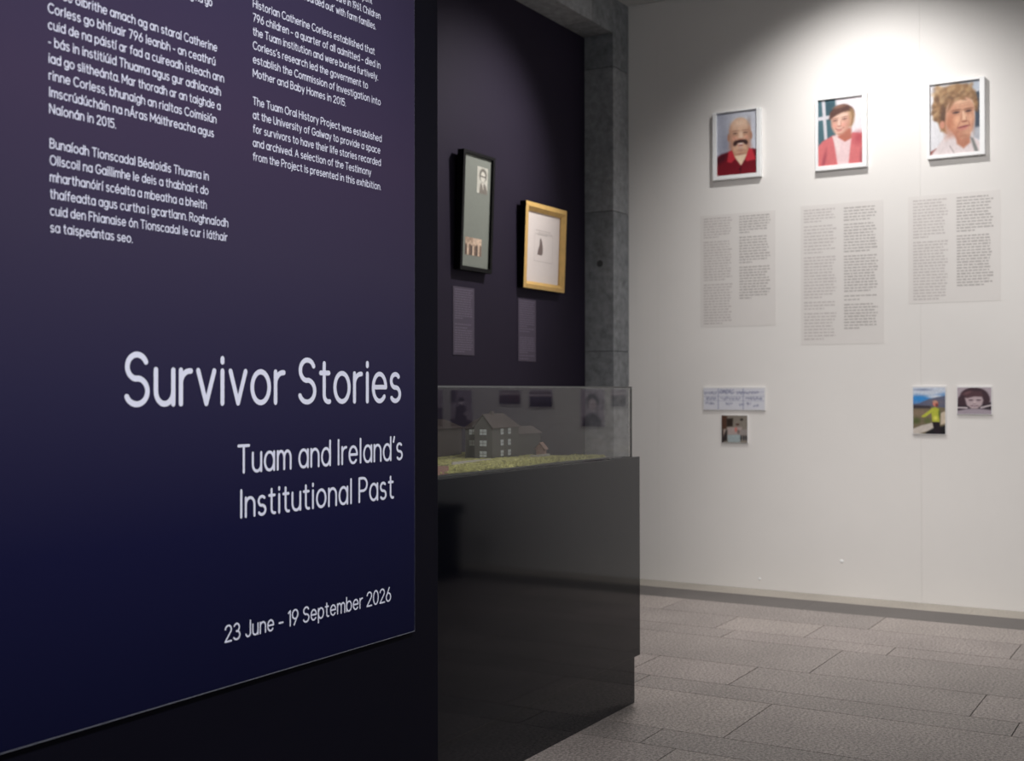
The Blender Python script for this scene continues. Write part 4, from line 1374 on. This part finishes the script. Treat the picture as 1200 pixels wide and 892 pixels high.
def house(name, cx, cy, ang, L, W, eave, ridge, wall_m, roof_m, hip=(0.0, 0.0), over=0.006, label=None):
    """Model house: long axis along local x; returns the walls object and its placement."""
    zb = BZ0 + 0.008
    R = Matrix.Rotation(ang, 4, 'Z')
    tr = lambda p: tuple((R @ Vector(p)) + Vector((cx, cy, zb)))
    m = MB()
    h = W / 2
    l = L / 2
    V = lambda *p: [tr(q) for q in p]
    m.face(V((-l, -h, 0), (l, -h, 0), (l, -h, eave), (-l, -h, eave)), wall_m)
    m.face(V((l, h, 0), (-l, h, 0), (-l, h, eave), (l, h, eave)), wall_m)
    for s, hp in ((-1, hip[0]), (1, hip[1])):
        pts = [(s * l, -h, 0), (s * l, h, 0), (s * l, h, eave)] + ([(s * l, 0, ridge)] if hp == 0 else []) + [(s * l, -h, eave)]
        if s < 0:
            pts = pts[::-1]
        m.face(V(*pts), wall_m)
    w_ = local(m, o).build(name, model)
    if label:
        tag(w_, label)
    m = MB()
    k = (ridge - eave) / h
    e0, t_ = eave - over * k, 0.003
    a, b = -l - (over if hip[0] == 0 else over), l + over
    r0_, r1_ = (-l - over if hip[0] == 0 else -l + hip[0]), (l + over if hip[1] == 0 else l - hip[1])
    hh_ = h + over
    for dz in (0, t_):
        m.face(V((a, -hh_, e0 + dz), (b, -hh_, e0 + dz), (r1_, 0, ridge + dz), (r0_, 0, ridge + dz)), roof_m)
        m.face(V((b, hh_, e0 + dz), (a, hh_, e0 + dz), (r0_, 0, ridge + dz), (r1_, 0, ridge + dz)), roof_m)
        m.face(V((a, hh_, e0 + dz), (a, -hh_, e0 + dz), (r0_, 0, ridge + dz)), roof_m) if hip[0] else None
        m.face(V((b, -hh_, e0 + dz), (b, hh_, e0 + dz), (r1_, 0, ridge + dz)), roof_m) if hip[1] else None
    for (p, q) in (((a, -hh_, e0), (b, -hh_, e0)), ((b, hh_, e0), (a, hh_, e0))):
        m.face(V(p, q, (q[0], q[1], q[2] + t_), (p[0], p[1], p[2] + t_)), roof_m)
    local(m, o).build('roof', w_)
    return w_, tr


def window(w_, tr, side, pos, z, ww, wh, L, W):
    """A white window with glazing bars standing proud of the wall: side 'front' (-y) or 'gable' (-x)."""
    m = MB()
    d = 0.0022
    if side == 'front':
        base = lambda a, b: (pos + a, -W / 2 - d, z + b)
        back = lambda a, b: (pos + a, -W / 2 + 0.001, z + b)
    else:
        base = lambda a, b: (-L / 2 - d, pos - a, z + b)
        back = lambda a, b: (-L / 2 + 0.001, pos - a, z + b)
    q = [(-ww / 2, 0), (ww / 2, 0), (ww / 2, wh), (-ww / 2, wh)]
    m.face([tr(base(*p)) for p in q], MT['model_window'])
    for i in range(4):
        p1, p2 = q[i], q[(i + 1) % 4]
        m.face([tr(base(*p2)), tr(base(*p1)), tr(back(*p1)), tr(back(*p2))], MT['model_window'])
    bar = 0.0008
    for a0, a1, b0, b1 in ((-bar, bar, 0, wh), (-ww / 2, ww / 2, wh / 2 - bar, wh / 2 + bar)):
        pts = [(a0, b0), (a1, b0), (a1, b1), (a0, b1)]
        if side == 'front':
            m.face([tr((pos + a, -W / 2 - d - 0.0006, z + b)) for a, b in pts], MT['model_wall'])
        else:
            m.face([tr((-L / 2 - d - 0.0006, pos - a, z + b)) for a, b in pts], MT['model_wall'])
    local(m, o).build('window', w_)


ANG = 0.10
L1_, W1_ = 0.225, 0.070
h1, tr1 = house('main_house', 3.757, 2.292, ANG, L1_, W1_, 0.118, 0.160, MT['model_wall'], MT['model_roof'], hip=(0.0, 0.055), label='three storey grey model house')
for z in (0.010, 0.048, 0.088):
    for xx_ in (-0.032, 0.030):
        window(h1, tr1, 'front', xx_, z, 0.020, 0.021, L1_, W1_)
    window(h1, tr1, 'gable', 0.0, z, 0.026, 0.020, L1_, W1_)
m = MB()
c0 = Vector(tr1((-0.045, 0.0, 0.150)))
m.box((c0.x - 0.007, c0.y - 0.006, c0.z), (c0.x + 0.007, c0.y + 0.006, c0.z + 0.022), MT['model_roof'])
local(m, o).build('chimney', h1)
L2_, W2_ = 0.10, 0.062
h2, tr2 = house('house_wing', 3.752, 2.366, ANG, L2_, W2_, 0.112, 0.140, MT['model_wall'], MT['model_roof'], hip=(0.03, 0.03), label='lower grey wing beside the main model house')
for z in (0.046, 0.086):
    window(h2, tr2, 'gable', 0.0, z, 0.028, 0.020, L2_, W2_)
h3, tr3 = house('long_brown_house', 3.60, 2.56, 0.06, 0.56, 0.10, 0.105, 0.135, MT['model_brown'], MT['model_roof'], hip=(0.05, 0.05), label='long brown model building at the back left')
for z in (0.020, 0.062):
    for xx_ in (-0.2, -0.12, -0.04):
        window(h3, tr3, 'front', xx_, z, 0.014, 0.014, 0.56, 0.10)
h4, tr4 = house('low_back_house', 4.02, 2.350, 0.05, 0.20, 0.08, 0.082, 0.106, MT['model_wall'], MT['model_roof'], label='low grey model house behind the main house')
h5, tr5 = house('red_shed', 3.985, 2.235, 0.3, 0.05, 0.03, 0.030, 0.048, MT['model_red'], MT['model_red'], label='tiny red brick shed')
m = MB()
m.box((2.90, 1.992, BZ0 + 0.004), (2.990, 2.035, BZ0 + 0.030), MT['model_red'], bev=0.001)
tag(local(m, o).build('brick_block', model), 'small pink brick block at the front left')
for a_, b_ in (((3.36, 2.222), (3.60, 2.228)), ((3.86, 2.20), (3.99, 2.212))):
    m = MB()
    m.box((*a_, BZ0 + 0.004), (*b_, BZ0 + 0.016), MT['model_path'])
    local(m, o).build('low_wall', model)

# ================================================================== bench mirrored in the plinth
bench = thing('bench', 'low solid black gallery bench mirrored in the glossy plinth front', 'bench', (6.38, -1.02, 0))
m = MB()
m.box((-0.22, -0.64, 0.40), (0.22, 0.64, 0.465), MT['bench'], bev=0.004)
m.build('seat', bench)
m = MB()
m.box((-0.20, -0.62, 0.0), (0.20, 0.62, 0.40), MT['bench'], bev=0.003)
m.build('base', bench)
